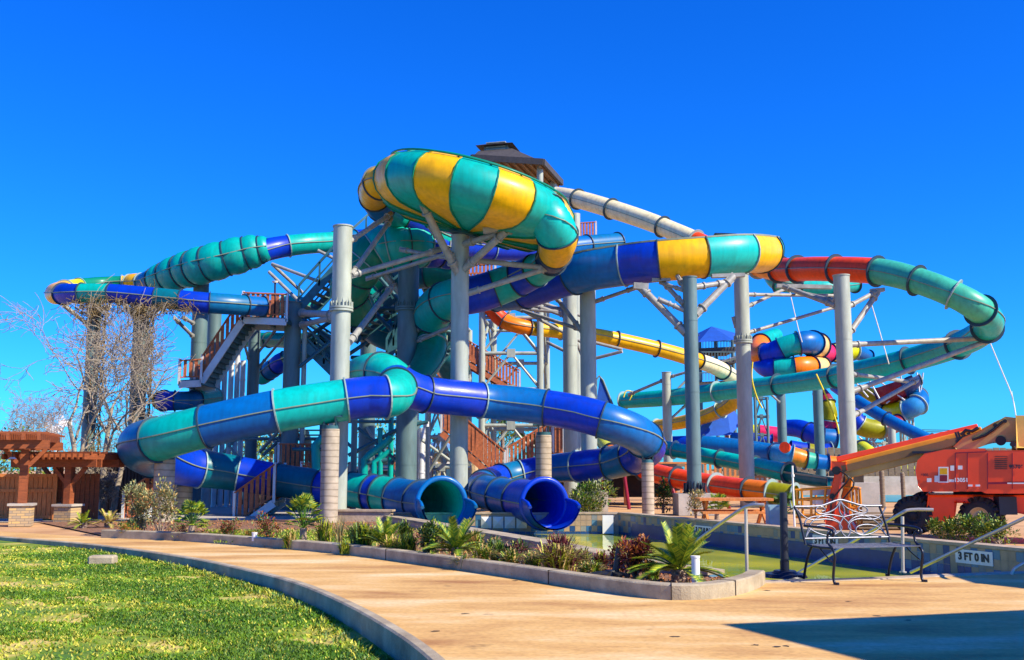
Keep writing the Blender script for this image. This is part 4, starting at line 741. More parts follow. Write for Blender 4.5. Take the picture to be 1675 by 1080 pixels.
bs('horizontal royal blue tube ending in orange and mint rings', [(1095, 728, 28, 62), (1150, 728, 30, 61), (1215, 735, 32, 60), (1262, 742, 32, 59), (1290, 745, 32, 58), (1318, 752, 28, 58), (1345, 756, 24, 58), (1372, 758, 22, 58)], [(1, 'royal'), (2.2, 'blue'), (3.2, 'blue'), (4.2, 'sky'), (5, 'orange'), (5.6, 'mint'), (6.3, 'blue'), (7, 'orange')])
bs('blue and olive tube with a rounded right end', [(1420, 665, 24, 82), (1450, 672, 30, 80), (1478, 672, 32, 78), (1500, 662, 33, 77.5), (1500, 650, 32, 79), (1478, 645, 30, 82)], [(1.2, 'olive'), (2.2, 'lime'), (3.0, 'sky'), (4, 'blue'), (5, 'olive')])
bs('dark blue and maroon trough high behind the pale column', [(1410, 635, 30, 80), (1440, 640, 44, 79), (1475, 628, 46, 78), (1498, 615, 30, 78)], [(1, 'olive'), (2, 'maroon'), (3, 'navy')], arc=(10, -190))
bs('royal and olive tube low between the far columns', [(1285, 700, 26, 78), (1310, 702, 30, 77), (1340, 715, 32, 76), (1366, 718, 32, 76)], [(1.4, 'royal'), (2.2, 'royal'), (3, 'blue')])
bs('maroon, olive and red bend standing behind the far pole', [(1340, 642, 24, 78), (1352, 660, 26, 77), (1356, 690, 28, 77), (1345, 722, 28, 77)], [(1, 'maroon'), (2, 'olive'), (3, 'pink')])
bs('blue and olive bend right of the tallest pale column', [(1392, 668, 26, 76), (1405, 695, 32, 76), (1440, 702, 30, 76), (1470, 692, 26, 77)], [(1, 'royal'), (2, 'olive'), (3, 'maroon')])
bs('pink and lime tube far behind between two columns', [(1215, 705, 20, 90), (1240, 706, 22, 90), (1275, 712, 26, 90)], [(1, 'lime'), (2, 'pink')])
bs('royal and olive tube half hidden low at right', [(1292, 732, 24, 74), (1320, 738, 26, 74), (1338, 740, 26, 74), (1360, 738, 26, 74)], [(1, 'royal'), (2, 'olive'), (3, 'royal')])
bs('lime and red chute standing right of the pale column', [(1385, 748, 22, 64), (1402, 732, 24, 64), (1420, 740, 24, 62), (1435, 756, 24, 61)], [(1.5, 'lime'), (3, 'lime')])
bs('low yellow and blue tubes beside the board fence', [(1425, 770, 18, 70), (1460, 768, 20, 70), (1500, 772, 18, 70)], [(1, 'blue'), (2, 'lime')])
bs('thin teal tube passing behind the blue tent', [(1195, 715, 14, 75), (1230, 716, 16, 75), (1262, 720, 16, 75)], [(1, 'blue'), (2, 'royal')])
o = B(); c = P(1285, 733, 57.3); o.cyl(c, c + Vector((-0.1, -0.15, 0.05)), 0.30, None, 24); tag(o.build('round_sign', 'red', None, c), 'plain red disc fixed on the horizontal blue tube', 'sign')
# blue faceted tent and shade umbrellas
def facet(name, label, pts, d, m='blue_cloth', pole=None, cat='shade tent'):
    P0 = P(pts[0][0], pts[0][1], d); T = thing(name, (P0.x, d, 0), label, cat); b = B()
    top = P(pts[0][0], pts[0][1], d); ring = [P(x, y, d + dz) for x, y, dz in pts[1:]]; n = len(ring)
    b.add([top] + ring, [(0, i + 1, (i + 1) % n + 1) for i in range(n)] + [tuple(range(n, 0, -1))]); b.build('canopy', m, T)
    if pole: b = B(); b.cyl((P0.x, d, 0), P(pts[0][0], pts[0][1] + 2, d), pole, None, 8); b.build('pole', 'wood_rail', T)
facet('shade_tent', 'royal blue faceted tent behind the yellow tube bend', [(1188, 655, 0), (1215, 690, 0), (1195, 712, -2), (1150, 714, -2), (1130, 712, 0), (1150, 695, 2)], 66, pole=.12)
facet('shade_canopy', 'blue tent roof over a far slide platform', [(1164, 534, 0), (1203, 545, 1), (1200, 556, -2), (1142, 560, -2), (1138, 547, 1)], 84)
facet('umbrella', 'grey blue beach umbrella beyond the yellow building', [(722, 718, 0), (748, 730, 1), (742, 734, -1), (700, 734, -1), (700, 728, 1)], 70, 'umb', .06, 'umbrella')
T = thing('slide_platform', P(1170, 700, 84), 'far tower platform with railings under the blue tent roof', 'platform'); b = B()
for x in (1144, 1170, 1198): b.cyl(P(x, 548, 84), (P(x, 548, 84).x, 84, 0), 0.15, None, 8)
b.build('posts', 'steelp', T); b = B()
for y in (570, 590, 625): b.prism([P(1140, y, 82.5), P(1204, y - 3, 82.5), P(1204, y + 4, 82.5), P(1140, y + 6, 82.5)], (0, 4, 0))
b.build('decks', 'roof', T); b = B()
for y in (558, 576, 610):
    b.bar(P(1140, y, 82.4), P(1204, y, 82.4), .08)
    for k in range(14): b.bar(P(1140 + k * 4.9, y, 82.4), P(1140 + k * 4.9, y + 12, 82.4), .05)
b.build('railings', 'steelp', T)
lattice('thin dark lattice mast behind the white column at right', (1236, 1256), P(0, 650, 70).z, 0, 70, 72, m='steelp', w=0.09, lv=5)
lattice('spidery grey lattice frame below the blue and olive tube', (1428, 1462), P(0, 700, 78).z, 0, 78, 81, w=0.1, lv=4)
lattice('slender pipe frame standing behind the boom lift', (1478, 1494), P(0, 660, 78).z, 0, 78, 80, w=0.09, lv=4)
struts('tangle of thin white struts around the dark trough', [(1410, 632, 1450, 660), (1420, 618, 1440, 655), (1450, 660, 1500, 618), (1470, 600, 1480, 650), (1500, 610, 1505, 650), (1440, 625, 1480, 655), (1395, 620, 1420, 650), (1405, 715, 1430, 735), (1400, 735, 1440, 712), (1415, 708, 1445, 740), (1380, 640, 1400, 600), (1510, 610, 1506, 640)], 78, .06, 'metal_white')
# ropes
for i, (pts, m, l) in enumerate((([(1231, 592), (1230, 620), (1238, 650), (1247, 668)], 'rope', 'yellow rope looped over the teal tube left of the coil'), ([(1290, 470), (1305, 535), (1312, 560)], 'rope_w', 'pale thin rope hanging under the red tube start'), ([(1335, 612), (1352, 650), (1368, 690), (1372, 710)], 'rope', 'yellow rope hanging below the teal tube near the pale column'), ([(1420, 480), (1438, 540), (1454, 596)], 'rope_w', 'pale rope hanging beneath the first mint section'), ([(1620, 562), (1640, 610), (1656, 650), (1663, 690)], 'rope_w', 'pale rope hanging from the outermost right bend'), ([(1020, 650), (1024, 640), (1034, 642), (1030, 655)], 'rope', 'small knot of yellow rope on the far end of the teal tube'))):
    b = B(); ps = [P(x, y, (47, 45, 50, 41, 40, 62)[i]) for x, y in pts]; b.path(smooth(ps, 4), .04 if m == 'rope' else .022, 5); tag(b.build('rope', m, None, ps[0]), l, 'rope')

stair('brown slatted landing behind the tall concrete pier at left', P(455, 768, 37.5), P(525, 768, 37.5), 1.6, h=.9, tm='wood_rail')
stair('upper brown flight glimpsed above the landing at left', P(450, 768, 39), P(475, 700, 39), 1.2, h=.9, tm='wood_rail')
stair('brown slatted landing low beside the wide grey column', P(640, 792, 43), P(700, 792, 43), 1.6, h=1.1, tm='wood_rail')
stair('dark slatted flight low behind the left pier', P(205, 840, 36), P(262, 800, 36), 1.3, h=1.0, tm='wood_rail')
gang('teal gangway hidden below the stacked flume at centre', P(575, 545, 40), P(668, 470, 40), 1.2, .8)
gang('level teal gangway behind the wide blue grey column', P(640, 520, 41), P(745, 518, 41), 1.4, .8)
gang('teal gangway sloping down behind the tall collared column', P(480, 545, 40), P(550, 590, 40), 1.2, .8)
struts('dense teal bracing inside the tower behind the flume', [(575, 470, 640, 540), (640, 470, 575, 540), (575, 505, 660, 505), (600, 430, 660, 500), (690, 490, 745, 560), (745, 490, 690, 560), (490, 560, 550, 520), (490, 520, 550, 560), (640, 560, 700, 620), (700, 560, 640, 620), (575, 585, 660, 585), (540, 600, 600, 560)], 40, .08, 'paint_teal')
struts('low steel bracing under the loops between the piers', [(600, 700, 650, 780), (650, 700, 600, 780), (690, 720, 745, 760), (745, 700, 690, 790), (480, 700, 525, 760), (350, 700, 400, 760), (400, 700, 350, 760), (440, 790, 520, 830)], 41, .06, 'galv')
mat('boom_side', (0.20, 0.11, 0.04), 0.6)
# ================================================================ BOOM LIFT (d about 23 m)
def boom_lift():
    d = 22.0; o = G(1590, 872); base = Vector((P(1590, 800, d).x, d, 0)); T = thing('boom_lift', base, 'orange red telescopic boom lift parked behind the right pool wall', 'boom lift')
    th = radians(23); nrm = Vector((sin(th), cos(th), 0))
    def q(x, y, dd=0):
        r = ray(x, y); k = r.x / r.y; X0 = ray(1500, 800).x / ray(1500, 800).y * d; s = (d * k - X0) / (cos(th) + k * sin(th)); return P(x, y, d - s * sin(th)) + nrm * dd
    def slab(name, pts, m, d0, d1, bev=0.05, parent=T):
        b = B(); b.prism([q(x, y, d0) for x, y in pts], nrm * (d1 - d0)); ob = b.build(name, m, parent); md = ob.modifiers.new('bev', 'BEVEL'); md.width = bev; md.segments = 3; md.limit_method = 'ANGLE'; return ob
    slab('chassis', [(1519, 809), (1750, 809), (1750, 838), (1700, 842), (1655, 836), (1648, 822), (1565, 822), (1558, 850), (1519, 848)], 'lift_red', -0.4, 1.7)
    slab('turntable', [(1560, 801), (1720, 801), (1720, 812), (1560, 812)], 'black', 0.0, 1.4, 0.02)
    slab('engine_cover', [(1500, 770), (1503, 754), (1514, 743), (1545, 737), (1608, 735), (1614, 738), (1750, 737), (1750, 806), (1612, 806), (1603, 803), (1512, 803), (1504, 795)], 'lift_red', -0.75, 2.0, 0.07)
    b = B()
    for x in (1563, 1582, 1614, 1653): b.bar(q(x, 742, -0.757), q(x, 799, -0.757), 0.02, 0.012)
    b.bar(q(1563, 742, -0.757), q(1612, 740, -0.757), .012, .02); b.bar(q(1614, 790, -0.757), q(1720, 788, -0.757), .012, .04); b.build('panel_seams', 'maroon', T)
    b = B()
    for x0, y0, x1, y1 in ((1518, 782, 1525, 788), (1530, 778, 1536, 788), (1555, 762, 1561, 770), (1567, 762, 1574, 768), (1553, 784, 1561, 788), (1583, 792, 1590, 795), (1595, 792, 1602, 795), (1645, 789, 1672, 791)): b.prism([q(x0, y1, -.765), q(x1, y1, -.765), q(x1, y0, -.765), q(x0, y0, -.765)], (0, .01, 0))
    b.build('stickers', 'white', T)
    b = B(); b.prism([q(1536, 789, -.772), q(1552, 789, -.772), q(1552, 764, -.772), q(1536, 764, -.772)], (0, .01, 0)); ps = b.build('placard', 'white', T)
    b = B(); b.prism([q(1538, 776, -.776), q(1550, 776, -.776), q(1550, 766, -.776), q(1538, 766, -.776)], (0, .004, 0)); b.build('placard_picture', 'yellow', T)
    b = B(); b.prism([q(1538, 787, -.776), q(1550, 787, -.776), q(1550, 777, -.776), q(1538, 777, -.776)], (0, .004, 0)); b.build('placard_base', 'maroon', T)
    text_mesh('13051', .105, 'white', 'fleet_number', T, q(1572, 785, -.77), (pi / 2, 0, -th), bold=.004)
    text_mesh('95706', .10, 'char', 'serial_number', T, q(1659, 764, -.77), (pi / 2, 0, -th), bold=.004)
    text_mesh('600S', .07, 'char', 'small_text', T, q(1514, 777, -.77), (pi / 2, 0, -th), bold=.002)
    # mast head and counterweight of the boom
    slab('boom_head', [(1570, 738), (1600, 730), (1625, 724), (1652, 722), (1680, 722), (1680, 686), (1645, 684), (1630, 690), (1608, 702), (1575, 716), (1560, 730)], 'lift_tan', 0.0, 0.7, 0.03)
    slab('boom_shell', [(1662, 733), (1750, 733), (1750, 684), (1664, 684)], 'lift_yel', -0.25, 0.95, 0.04)
    b = B(); b.cyl(q(1637, 721, -.03), q(1637, 721, .02), .10, None, 16); b.cyl(q(1656, 727, -.3), q(1656, 727, .0), .05, None, 12); b.cyl(q(1628, 696, -.03), q(1628, 696, .02), .04, None, 10); b.cyl(q(1644, 689, -.03), q(1644, 689, .02), .04, None, 10); b.build('pivot_pin', 'black', T)
    b = B(); b.path([q(1640, 690, -.03), q(1625, 703, -.04), q(1612, 712, -.04), q(1590, 720, -.04)], .03, 6); b.path([q(1600, 700, -.05), q(1590, 706, -.08), q(1580, 704, -.05), q(1572, 712, -.05)], .04, 6); b.build('hoses', 'black', T)
    # telescopic boom: three nested sleeves
    A = q(1376, 768, 0); E = q(1600, 712, .3)
    def sec(a, c, h, w_, m, name, off=0): b = B(); b.bar(a + Vector((0, off, 0)), c + Vector((0, off, 0)), w_, h); ob = b.build(name, m, T); md = ob.modifiers.new('bev', 'BEVEL'); md.width = .02; md.segments = 2; return ob
    sec(q(1380, 776, .1), q(1600, 722, .3), .22, .30, 'lift_tan', 'boom_inner')
    sec(q(1372, 763, .1), q(1606, 704, .3), .17, .34, 'lift_orange', 'boom_middle')
    sec(q(1368, 752, .1), q(1600, 697, .3), .12, .09, 'lift_red', 'boom_top')
    b = B(); b.bar(q(1378, 768, -.10), q(1600, 713, .10), .02, .15); b.build('boom_slot', 'boom_side', T)
    text_mesh('JLG', .20, 'char', 'boom_lettering', T, q(1575, 711, .06), (pi / 2, radians(-15), -th), bold=.012)
    # jib hanging from the boom tip, basket and lattice
    slab('jib', [(1362, 756), (1384, 756), (1386, 768), (1378, 776), (1364, 852), (1350, 852), (1352, 838), (1366, 775), (1360, 768)], 'lift_red', -0.1, .3, .02)
    slab('jib_arm', [(1384, 772), (1392, 776), (1378, 852), (1367, 852)], 'lift_orange', 0.35, .6, .02)
    slab('jib_foot', [(1352, 835), (1372, 832), (1390, 850), (1400, 866), (1352, 866)], 'lift_red', -0.1, .5, .02)
    b = B(); b.cyl(q(1369, 770, -.12), q(1369, 770, .35), .09, None, 14); b.cyl(q(1362, 812, -.12), q(1362, 812, .3), .06, None, 12); b.build('pivot_pin', 'black', T)
    b = B()
    for x0, y0, x1, y1 in ((1300, 802, 1358, 798), (1300, 818, 1352, 815), (1302, 802, 1304, 846), (1326, 800, 1326, 846), (1350, 799, 1346, 840), (1300, 846, 1348, 846), (1388, 798, 1392, 862), (1388, 798, 1372, 796), (1400, 800, 1404, 862), (1388, 798, 1401, 800), (1386, 830, 1404, 832)): b.cyl(q(x0, y0, .1), q(x1, y1, .1), .028, None, 8); b.cyl(q(x0, y0, .9), q(x1, y1, .9), .028, None, 8)
    for x0, y0 in ((1302, 802), (1350, 799), (1302, 846), (1346, 840), (1401, 800)): b.cyl(q(x0, y0, .1), q(x0, y0, .9), .028, None, 8)
    b.build('basket', 'lift_orange', T)
    b = B(); b.box(q(1340, 806, .4), (.42, .25, .12)); b.box(q(1340, 822, .3), (.3, .3, .1)); b.build('control_box', 'white', T)
    b = B(); b.path(smooth([q(1374, 770, -.12), q(1390, 782, -.2), q(1376, 800, -.18), q(1362, 820, -.15), q(1360, 845, -.14)], 4), .018, 6); b.path(smooth([q(1378, 772, -.12), q(1398, 790, -.16), q(1384, 812, -.18), q(1366, 832, -.15)], 4), .018, 6); b.build('hydraulic_hose', 'black', T)
    b = B(); b.cyl(q(1378, 790, .02), q(1366, 832, .02), .045, None, 10); b.cyl(q(1372, 812, .02), q(1364, 846, .02), .028, None, 10); b.build('hydraulic_cylinder', 'steel', T)
    b = B()
    for k in range(7): b.bar(q(1625, 748 + k * 3.2, -.765), q(1645, 748 + k * 3.2, -.765), .015, .012)
    b.build('vent_grille', 'black', T)
    b = B(); b.box(q(1530, 740, .2), (.9, .5, .05), -th); b.path([q(1550, 738, 1.2), q(1550, 728, 1.2), q(1600, 727, 1.2), q(1600, 737, 1.2)], .02, 6); b.build('top_rail', 'char', T)
    # wheels
    def wheel(x, y, dd, rpx, yaw, m2='rim'):
        c = q(x, y, dd); r = rpx * MPP(x, y, c.y); ax = Vector((sin(yaw), -cos(yaw), 0)); s1 = ax.cross(Vector((0, 0, 1))).normalized(); up = Vector((0, 0, 1)); wd = r * .42
        b = B(); N = 48; pr = [(-.95, .55), (-1, .75), (-.9, .92), (-.6, 1), (.6, 1), (.9, .92), (1, .75), (.95, .55)]; vs = []
        for k in range(N):
            a = 2 * pi * k / N
            for o_, rr in pr: vs.append(c + ax * (o_ * wd) + (s1 * cos(a) + up * sin(a)) * (rr * r * .95))
        n = len(pr); b.add(vs, [(k * n + j, k * n + j + 1, ((k + 1) % N) * n + j + 1, ((k + 1) % N) * n + j) for k in range(N) for j in range(n - 1)], 0, True)
        for k in range(20):
            a = 2 * pi * k / 20
            for sg in (-1, 1):
                a2 = a + (.16 if sg > 0 else 0); rad = s1 * cos(a2) + up * sin(a2); rad2 = s1 * cos(a2 + .2) + up * sin(a2 + .2); b.bar(c + rad * (r * .96) + ax * (sg * wd * .95), c + rad2 * (r * .96) + ax * (sg * wd * .05), .07, .09, up=rad)
        W_ = b.build('wheel', 'rubber', T)
        b = B(); vs = []; pr2 = [(.9, .57), (.96, .52), (.75, .47), (.45, .42), (.4, .25), (.6, .22), (.62, .0)]; n = len(pr2)
        for k in range(32):
            a = 2 * pi * k / 32
            for o_, rr in pr2: vs.append(c + ax * (o_ * wd) + (s1 * cos(a) + up * sin(a)) * (rr * r))
        b.add(vs, [(k * n + j, k * n + j + 1, ((k + 1) % 32) * n + j + 1, ((k + 1) % 32) * n + j) for k in range(32) for j in range(n - 1)], 0, True); b.cyl(c + ax * (-wd * .5), c + ax * (wd * .5), r * .2, None, 16); b.build('rim', m2, W_)
    wheel(1605, 845, -.35, 31, -0.75); wheel(1496, 842, -.2, 29, -0.65, 'rubber'); wheel(1512, 838, 1.9, 27, -0.5, 'rubber'); wheel(1715, 846, -.3, 30, -.4)
    b = B(); b.cyl(q(1494, 842, .0), q(1530, 838, .6), .12, None, 10); b.build('axle', 'char', T); b = B(); b.cyl(q(1605, 843, -.1), q(1640, 838, .5), .12, None, 10); b.box(q(1642, 826, -.42), (.35, .3, .35)); b.build('axle', 'char', T)
    b = B(); b.cyl(q(1664, 690, .1), P(1655, 640, d), .006, None, 5); b.build('aerial', 'white', T)
boom_lift()
# ================================================================ BENCH
def bench():
    fl = G(1368, 957); fr = G(1511, 953); bl = G(1317, 947); br = G(1455, 942)
    u = ((fr - fl) + (br - bl)) / 2; W = u.length; u.normalize(); v = Vector((u.y, -u.x, 0)); O = bl.copy(); dep = 0.62; O = (bl + fl) / 2 - v * dep / 2
    T = thing('garden_bench', O, 'scrolled cast iron bench in faded white and dark blue by the pool', 'bench')
    W = 1.30
    def q(a, f, z): return O + u * a + v * f + Vector((0, 0, z))
    for nm, a in (('side_frame', 0.0), ('side_frame', W)):
        b = B()
        b.path(smooth([q(a, dep + .06, .0), q(a, dep + .02, .02), q(a, dep, .10), q(a, dep + .03, .25), q(a, dep + .05, .38), q(a, dep - .02, .45)], 5), .018, 8)
        b.path(smooth([q(a, -.10, .0), q(a, -.08, .02), q(a, -.05, .12), q(a, .02, .28), q(a, .12, .42), q(a, .18, .45)], 5), .018, 8)
        b.path(smooth([q(a, .05, .45), q(a, dep / 2, .44), q(a, dep, .45)], 4), .017, 8)
        b.path(smooth([q(a, -.03, .70), q(a, .2, .70), q(a, dep - .08, .69), q(a, dep + .04, .66), q(a, dep + .02, .61), q(a, dep - .05, .63)], 5), .018, 8)
        b.path(smooth([q(a, dep - .02, .66), q(a, dep - .1, .60), q(a, dep - .08, .5), q(a, dep, .46)], 5), .015, 8)
        b.path(smooth([q(a, dep * .5, .44), q(a, dep * .7, .36), q(a, dep * .97, .28)], 4), .010, 6)
        for f in (dep + .08, -.11): b.cyl(q(a, f, 0), q(a, f, .03), .028, None, 10)
        b.build(nm, 'iron_dark', T)
    b = B()
    for k in range(9): f = .06 + k * (dep - .06) / 8; b.bar(q(0, f, .455 - .01 * sin(pi * k / 8)), q(W, f, .455 - .01 * sin(pi * k / 8)), .045, .012)
    b.build('seat', 'iron', T)
    b = B(); hz = lambda z: -.02 - (z - .45) * .26
    def w(a, z): return q(a, hz(z), z)
    b.path(smooth([w(0, .45), w(-.01, .62), w(-.02, .80), w(-.07, .95)], 4), .017, 8); b.build('back_post', 'iron_dark', T); b = B(); b.path(smooth([w(W, .45), w(W + .0, .62), w(W - .02, .80), w(W - .07 + .02, .95)], 4), .017, 8)
    b.build('back_post', 'iron_dark', T)
    b = B(); X = lambda p: W * p
    top = [(-.05, .95), (.15, .95), (.27, .96), (.38, 1.00), (.5, 1.035), (.62, 1.00), (.73, .96), (.85, .95), (.99, .95)]
    b.path(smooth([w(X(a), z) for a, z in top], 5), .016, 8); b.path([w(X(0), .53), w(X(1), .53)], .014, 8)
    def mir(pts, r=.011):
        for sgn in (0, 1): b.path(smooth([w(X(a if not sgn else 1 - a), z) for a, z in pts], 5), r, 6)
    mir([(.50, 1.02), (.44, .93), (.34, .87), (.24, .85), (.19, .89), (.22, .94), (.28, .94), (.30, .90), (.26, .885)])
    mir([(.50, 1.02), (.47, .90), (.50, .80), (.56, .70), (.55, .60), (.50, .53)])
    mir([(-.04, .93), (.04, .82), (.14, .77), (.30, .78), (.42, .74), (.46, .66), (.40, .60), (.30, .56), (.16, .60), (.06, .68), (.04, .74), (.10, .80), (.22, .82), (.36, .80), (.46, .72)])
    mir([(.02, .55), (.10, .66), (.22, .70), (.34, .68), (.38, .62), (.34, .57), (.29, .59), (.30, .63)])
    mir([(.5, .80), (.56, .82), (.68, .84), (.80, .80), (.90, .72), (.95, .62), (.98, .55)])
    b.build('scroll_back', 'iron', T)
bench()
# ================================================================ HANDRAILS, POLES, SMALL POOLSIDE THINGS
def hrail(label, posts, top, r=.024):
    p0 = top[0]; T = thing('handrail', (p0.x, p0.y, 0), label, 'handrail', 'steel pool handrails')
    b = B(); b.path(top, r, 10); b.build('rail', 'steel', T)
    for a, c in posts: b = B(); b.cyl(a, c, r, None, 12); b.cyl((a.x, a.y, .0), (a.x, a.y, .02), .05, None, 12); b.build('post', 'steel', T)
g1 = G(1222, 944); t1_ = P(1220, 832, g1.y); 
hrail('steel pool handrail left of the bench with its end dipping into the pool', [(g1, t1_)], smooth([P(1250, 826, g1.y - .1), P(1228, 827, g1.y), P(1205, 838, g1.y + .3), P(1150, 877, g1.y + 1.1), P(1100, 915, g1.y + 1.9), P(1070, 938, g1.y + 2.3)], 3))
g2 = G(1477, 937)
hrail('steel pool handrail rising just behind the bench', [(g2, P(1476, 845, g2.y))], smooth([P(1527, 834, g2.y - .1), P(1490, 834, g2.y), P(1470, 842, g2.y + .1), P(1400, 883, g2.y + .9), P(1310, 935, g2.y + 1.6), P(1260, 962, g2.y + 2.0)], 3))
hrail('long steel handrail entering from the right edge', [], smooth([P(1700, 836, 13.6), P(1675, 848, 13.8), P(1590, 888, 14.8), P(1520, 922, 15.4), P(1490, 936, 15.8)], 3))
hrail('low bent steel grab rail at the right edge by the pool', [], smooth([P(1655, 940, 14.6), P(1660, 930, 14.6), P(1680, 920, 14.6), P(1700, 918, 14.6)], 3), .02)
g = G(1284, 944); T = thing('umbrella_stand', g, 'dark blue umbrella pole in a round weighted base by the pool', 'umbrella stand')
b = B(); b.cyl(g + Vector((0, 0, .08)), P(1281, 806, g.y), .055, .05, 16); b.build('pole', 'char', T)
b = B(); b.cyl(g, g + Vector((0, 0, .05)), .30, .27, 28); b.cyl(g + Vector((0, 0, .05)), g + Vector((0, 0, .09)), .18, .14, 24); b.cyl(g + Vector((0, 0, .09)), g + Vector((0, 0, .22)), .062, None, 16); b.build('base', 'iron_dark', T)
g = P(1297, 780, 22.8); b = B(); b.cyl((g.x, 22.8, 0), P(1296, 762, 22.8), .022, None, 8); b.cyl(P(1297, 780, 22.8), P(1297, 776, 22.8), .035, None, 8); tag(b.build('thin_pole', 'white', None, (g.x, 22.8, 0)), 'thin white pole behind the umbrella stand', 'pole')
g = P(1268, 848, 23.6); T = thing('electrical_box', (g.x, 23.6, 0), 'pale blue electrical cabinet beside the pool wall', 'electrical box'); b = B(); b.box((g.x, 23.6, .35), (.36, .3, .62)); b.build('cabinet', 'ebox', T); b = B(); b.box((g.x, 23.44, .35), (.32, .02, .56)); b.box((g.x - .1, 23.42, .40), (.03, .03, .06)); b.build('door', 'ebox', T); b = B(); b.box((g.x, 23.6, .02), (.28, .2, .06)); b.build('feet', 'char', T)
g = P(451, 470, 40); T = thing('lamp_post', (P(449, 520, 37.2).x, 37.2, 0), 'thin lamp post rising above the slatted platform', 'lamp'); b = B(); b.cyl(P(449, 528, 37.2), P(450, 463, 37.2), .035, None, 8); b.build('pole', 'char', T); b = B(); b.cyl(P(450, 463, 37.2), P(450, 460, 37.2), .09, .12, 12); b.build('lamp_head', 'white', T)
g = G(1002, 946, .12) + Vector((0, .2, 0)); T = thing('spotlight', g, 'black garden spotlight lying between the red shrubs', 'garden light'); b = B(); b.cyl(g + Vector((.05, 0, 0)), g + Vector((.10, 0, .34)), .045, .035, 10); b.build('stem', 'black', T)
b = B()
for k, (dx, dy) in enumerate(((-.3, 0), (-.22, -.08), (-.1, -.14), (.1, -.16), (.22, -.1))): b.bar(g + Vector((0, 0, .06)), g + Vector((dx, dy, .02)), .07, .04)
b.cyl(g, g + Vector((0, 0, .08)), .1, .07, 12); b.build('foot', 'black', T)
for x, y, h_, l in ((1142, 956, .30, 'white pipe stub beside the sago palm at the bed tip'), (413, 886, .14, 'small white pipe stub in the green strip')):
    g = G(x, y, .1) + Vector((0, .15, 0)); b = B(); b.cyl(g, g + Vector((0, 0, h_)), .05, None, 14); b.cyl(g + Vector((0, 0, h_)), g + Vector((0, 0, h_ + .02)), .057, None, 14); tag(b.build('pipe_stub', 'white', None, g), l, 'pipe')
g = G(176, 910, 0); b = B(); b.box((g.x, g.y - .2, -.05), (.42, .3, .16), .1); ob = b.build('stone_block', 'curb', None, (g.x, g.y, 0)); md = ob.modifiers.new('b', 'BEVEL'); md.width = .03; tag(ob, 'small pale concrete block lying on the lawn edge', 'block')
# bollards and timber posts by the far pool
for x, yb, yt, w_, d, l in ((1442, 826, 772, 8, 40, 'round timber post nearest the boom tip by the far pool'), (1476, 824, 775, 7, 41, 'round timber post behind the boom lift wheel'), (1513, 822, 800, 6, 42, 'timber post half hidden by the lift')):
    p = P(x, yt, d); b = B(); r = w_ / 2 * MPP(x, yt, d); b.cyl((p.x, d, 0), p, r, None, 14); b.cyl(p, p + Vector((0, 0, .06)), r, r * .5, 14); b.cyl(p - Vector((0, 0, .35)), p - Vector((0, 0, .28)), r * 1.1, None, 14); tag(b.build('timber_post', 'wood_grey', None, (p.x, d, 0)), l, 'post', 'timber posts by the far pool')
for x, y, d, s_, l in ((1411, 845, 28, (.75, .6, 1.1), 'pale concrete block beside the boom basket'), (1450, 838, 26, (1.9, .8, .3), 'stack of pallet boards left of the lift wheel')):
    p = P(x, y, d); b = B(); b.box((p.x, d, s_[2] / 2), s_)
    if 'pallet' in l:
        for k in range(6): b.box((p.x, d - .42, .05 + k * .07), (s_[0], .04, .04))
    tag(b.build('pallet_stack' if 'pallet' in l else 'concrete_block', 'wood_grey' if 'pallet' in l else 'concrete', None, (p.x, d, 0)), l, 'pallets' if 'pallet' in l else 'block')
p = P(1370, 826, 34); b = B(); b.box((p.x + .5, 34, 0.9), (.6, .5, 1.9)); b.box((p.x + .5, 34, 1.86), (.7, .6, .06)); tag(b.build('timber_cabinet', 'wood_dark', None, (p.x, 34, 0)), 'dark brown cabinet standing by the tallest right column', 'cabinet')
# picnic table behind the rail
p = P(1200, 838, 26); T = thing('picnic_table', (p.x, 26, 0), 'weathered wooden picnic table beyond the pool wall', 'table'); b = B(); b.box((p.x, 26, .72), (1.8, .8, .06)); b.build('tabletop', 'wood_tan', T)
for sg in (-1, 1): b = B(); b.box((p.x, 26 + sg * .65, .42), (1.8, .26, .05)); b.build('seat', 'wood_tan', T); b = B(); b.bar((p.x + sg * .7, 25.4, 0), (p.x + sg * .7, 26.3, .7), .06, .1); b.bar((p.x + sg * .7, 26.6, 0), (p.x + sg * .7, 25.7, .7), .06, .1); b.build('leg', 'wood_tan', T)
# low timber shelter and deck beyond the right outlet
p = P(1000, 800, 44); T = thing('timber_shelter', (p.x, 44, 0), 'low dark timber shelter between the loop and the pier', 'shelter'); b = B(); b.box((p.x, 45, .9), (5.2, 2, 1.2)); b.build('wall', 'wood_dark', T); b = B(); b.box((p.x, 44.4, 1.62), (5.8, 3.4, .12)); b.build('roof', 'wood_grey', T); b = B()
for k in range(6): b.box((p.x - 2.5 + k, 43.2, .8), (.13, .13, 1.6))
b.build('posts', 'wood_tan', T)
T = thing('timber_fence', (P(1130, 800, 50).x, 50, 0), 'low timber railing behind the orange tube', 'fence'); b = B(); x0 = P(985, 800, 50).x; x1 = P(1300, 800, 50).x
for k in range(40): x = x0 + (x1 - x0) * k / 39; b.box((x, 50, 1.0), (.1, .08, 1.6))
b.build('posts', 'wood_tan', T); b = B(); b.box(((x0 + x1) / 2, 50, 1.75), (x1 - x0, .12, .1)); b.box(((x0 + x1) / 2, 50, 1.1), (x1 - x0, .1, .1)); b.build('rails', 'wood_tan', T)
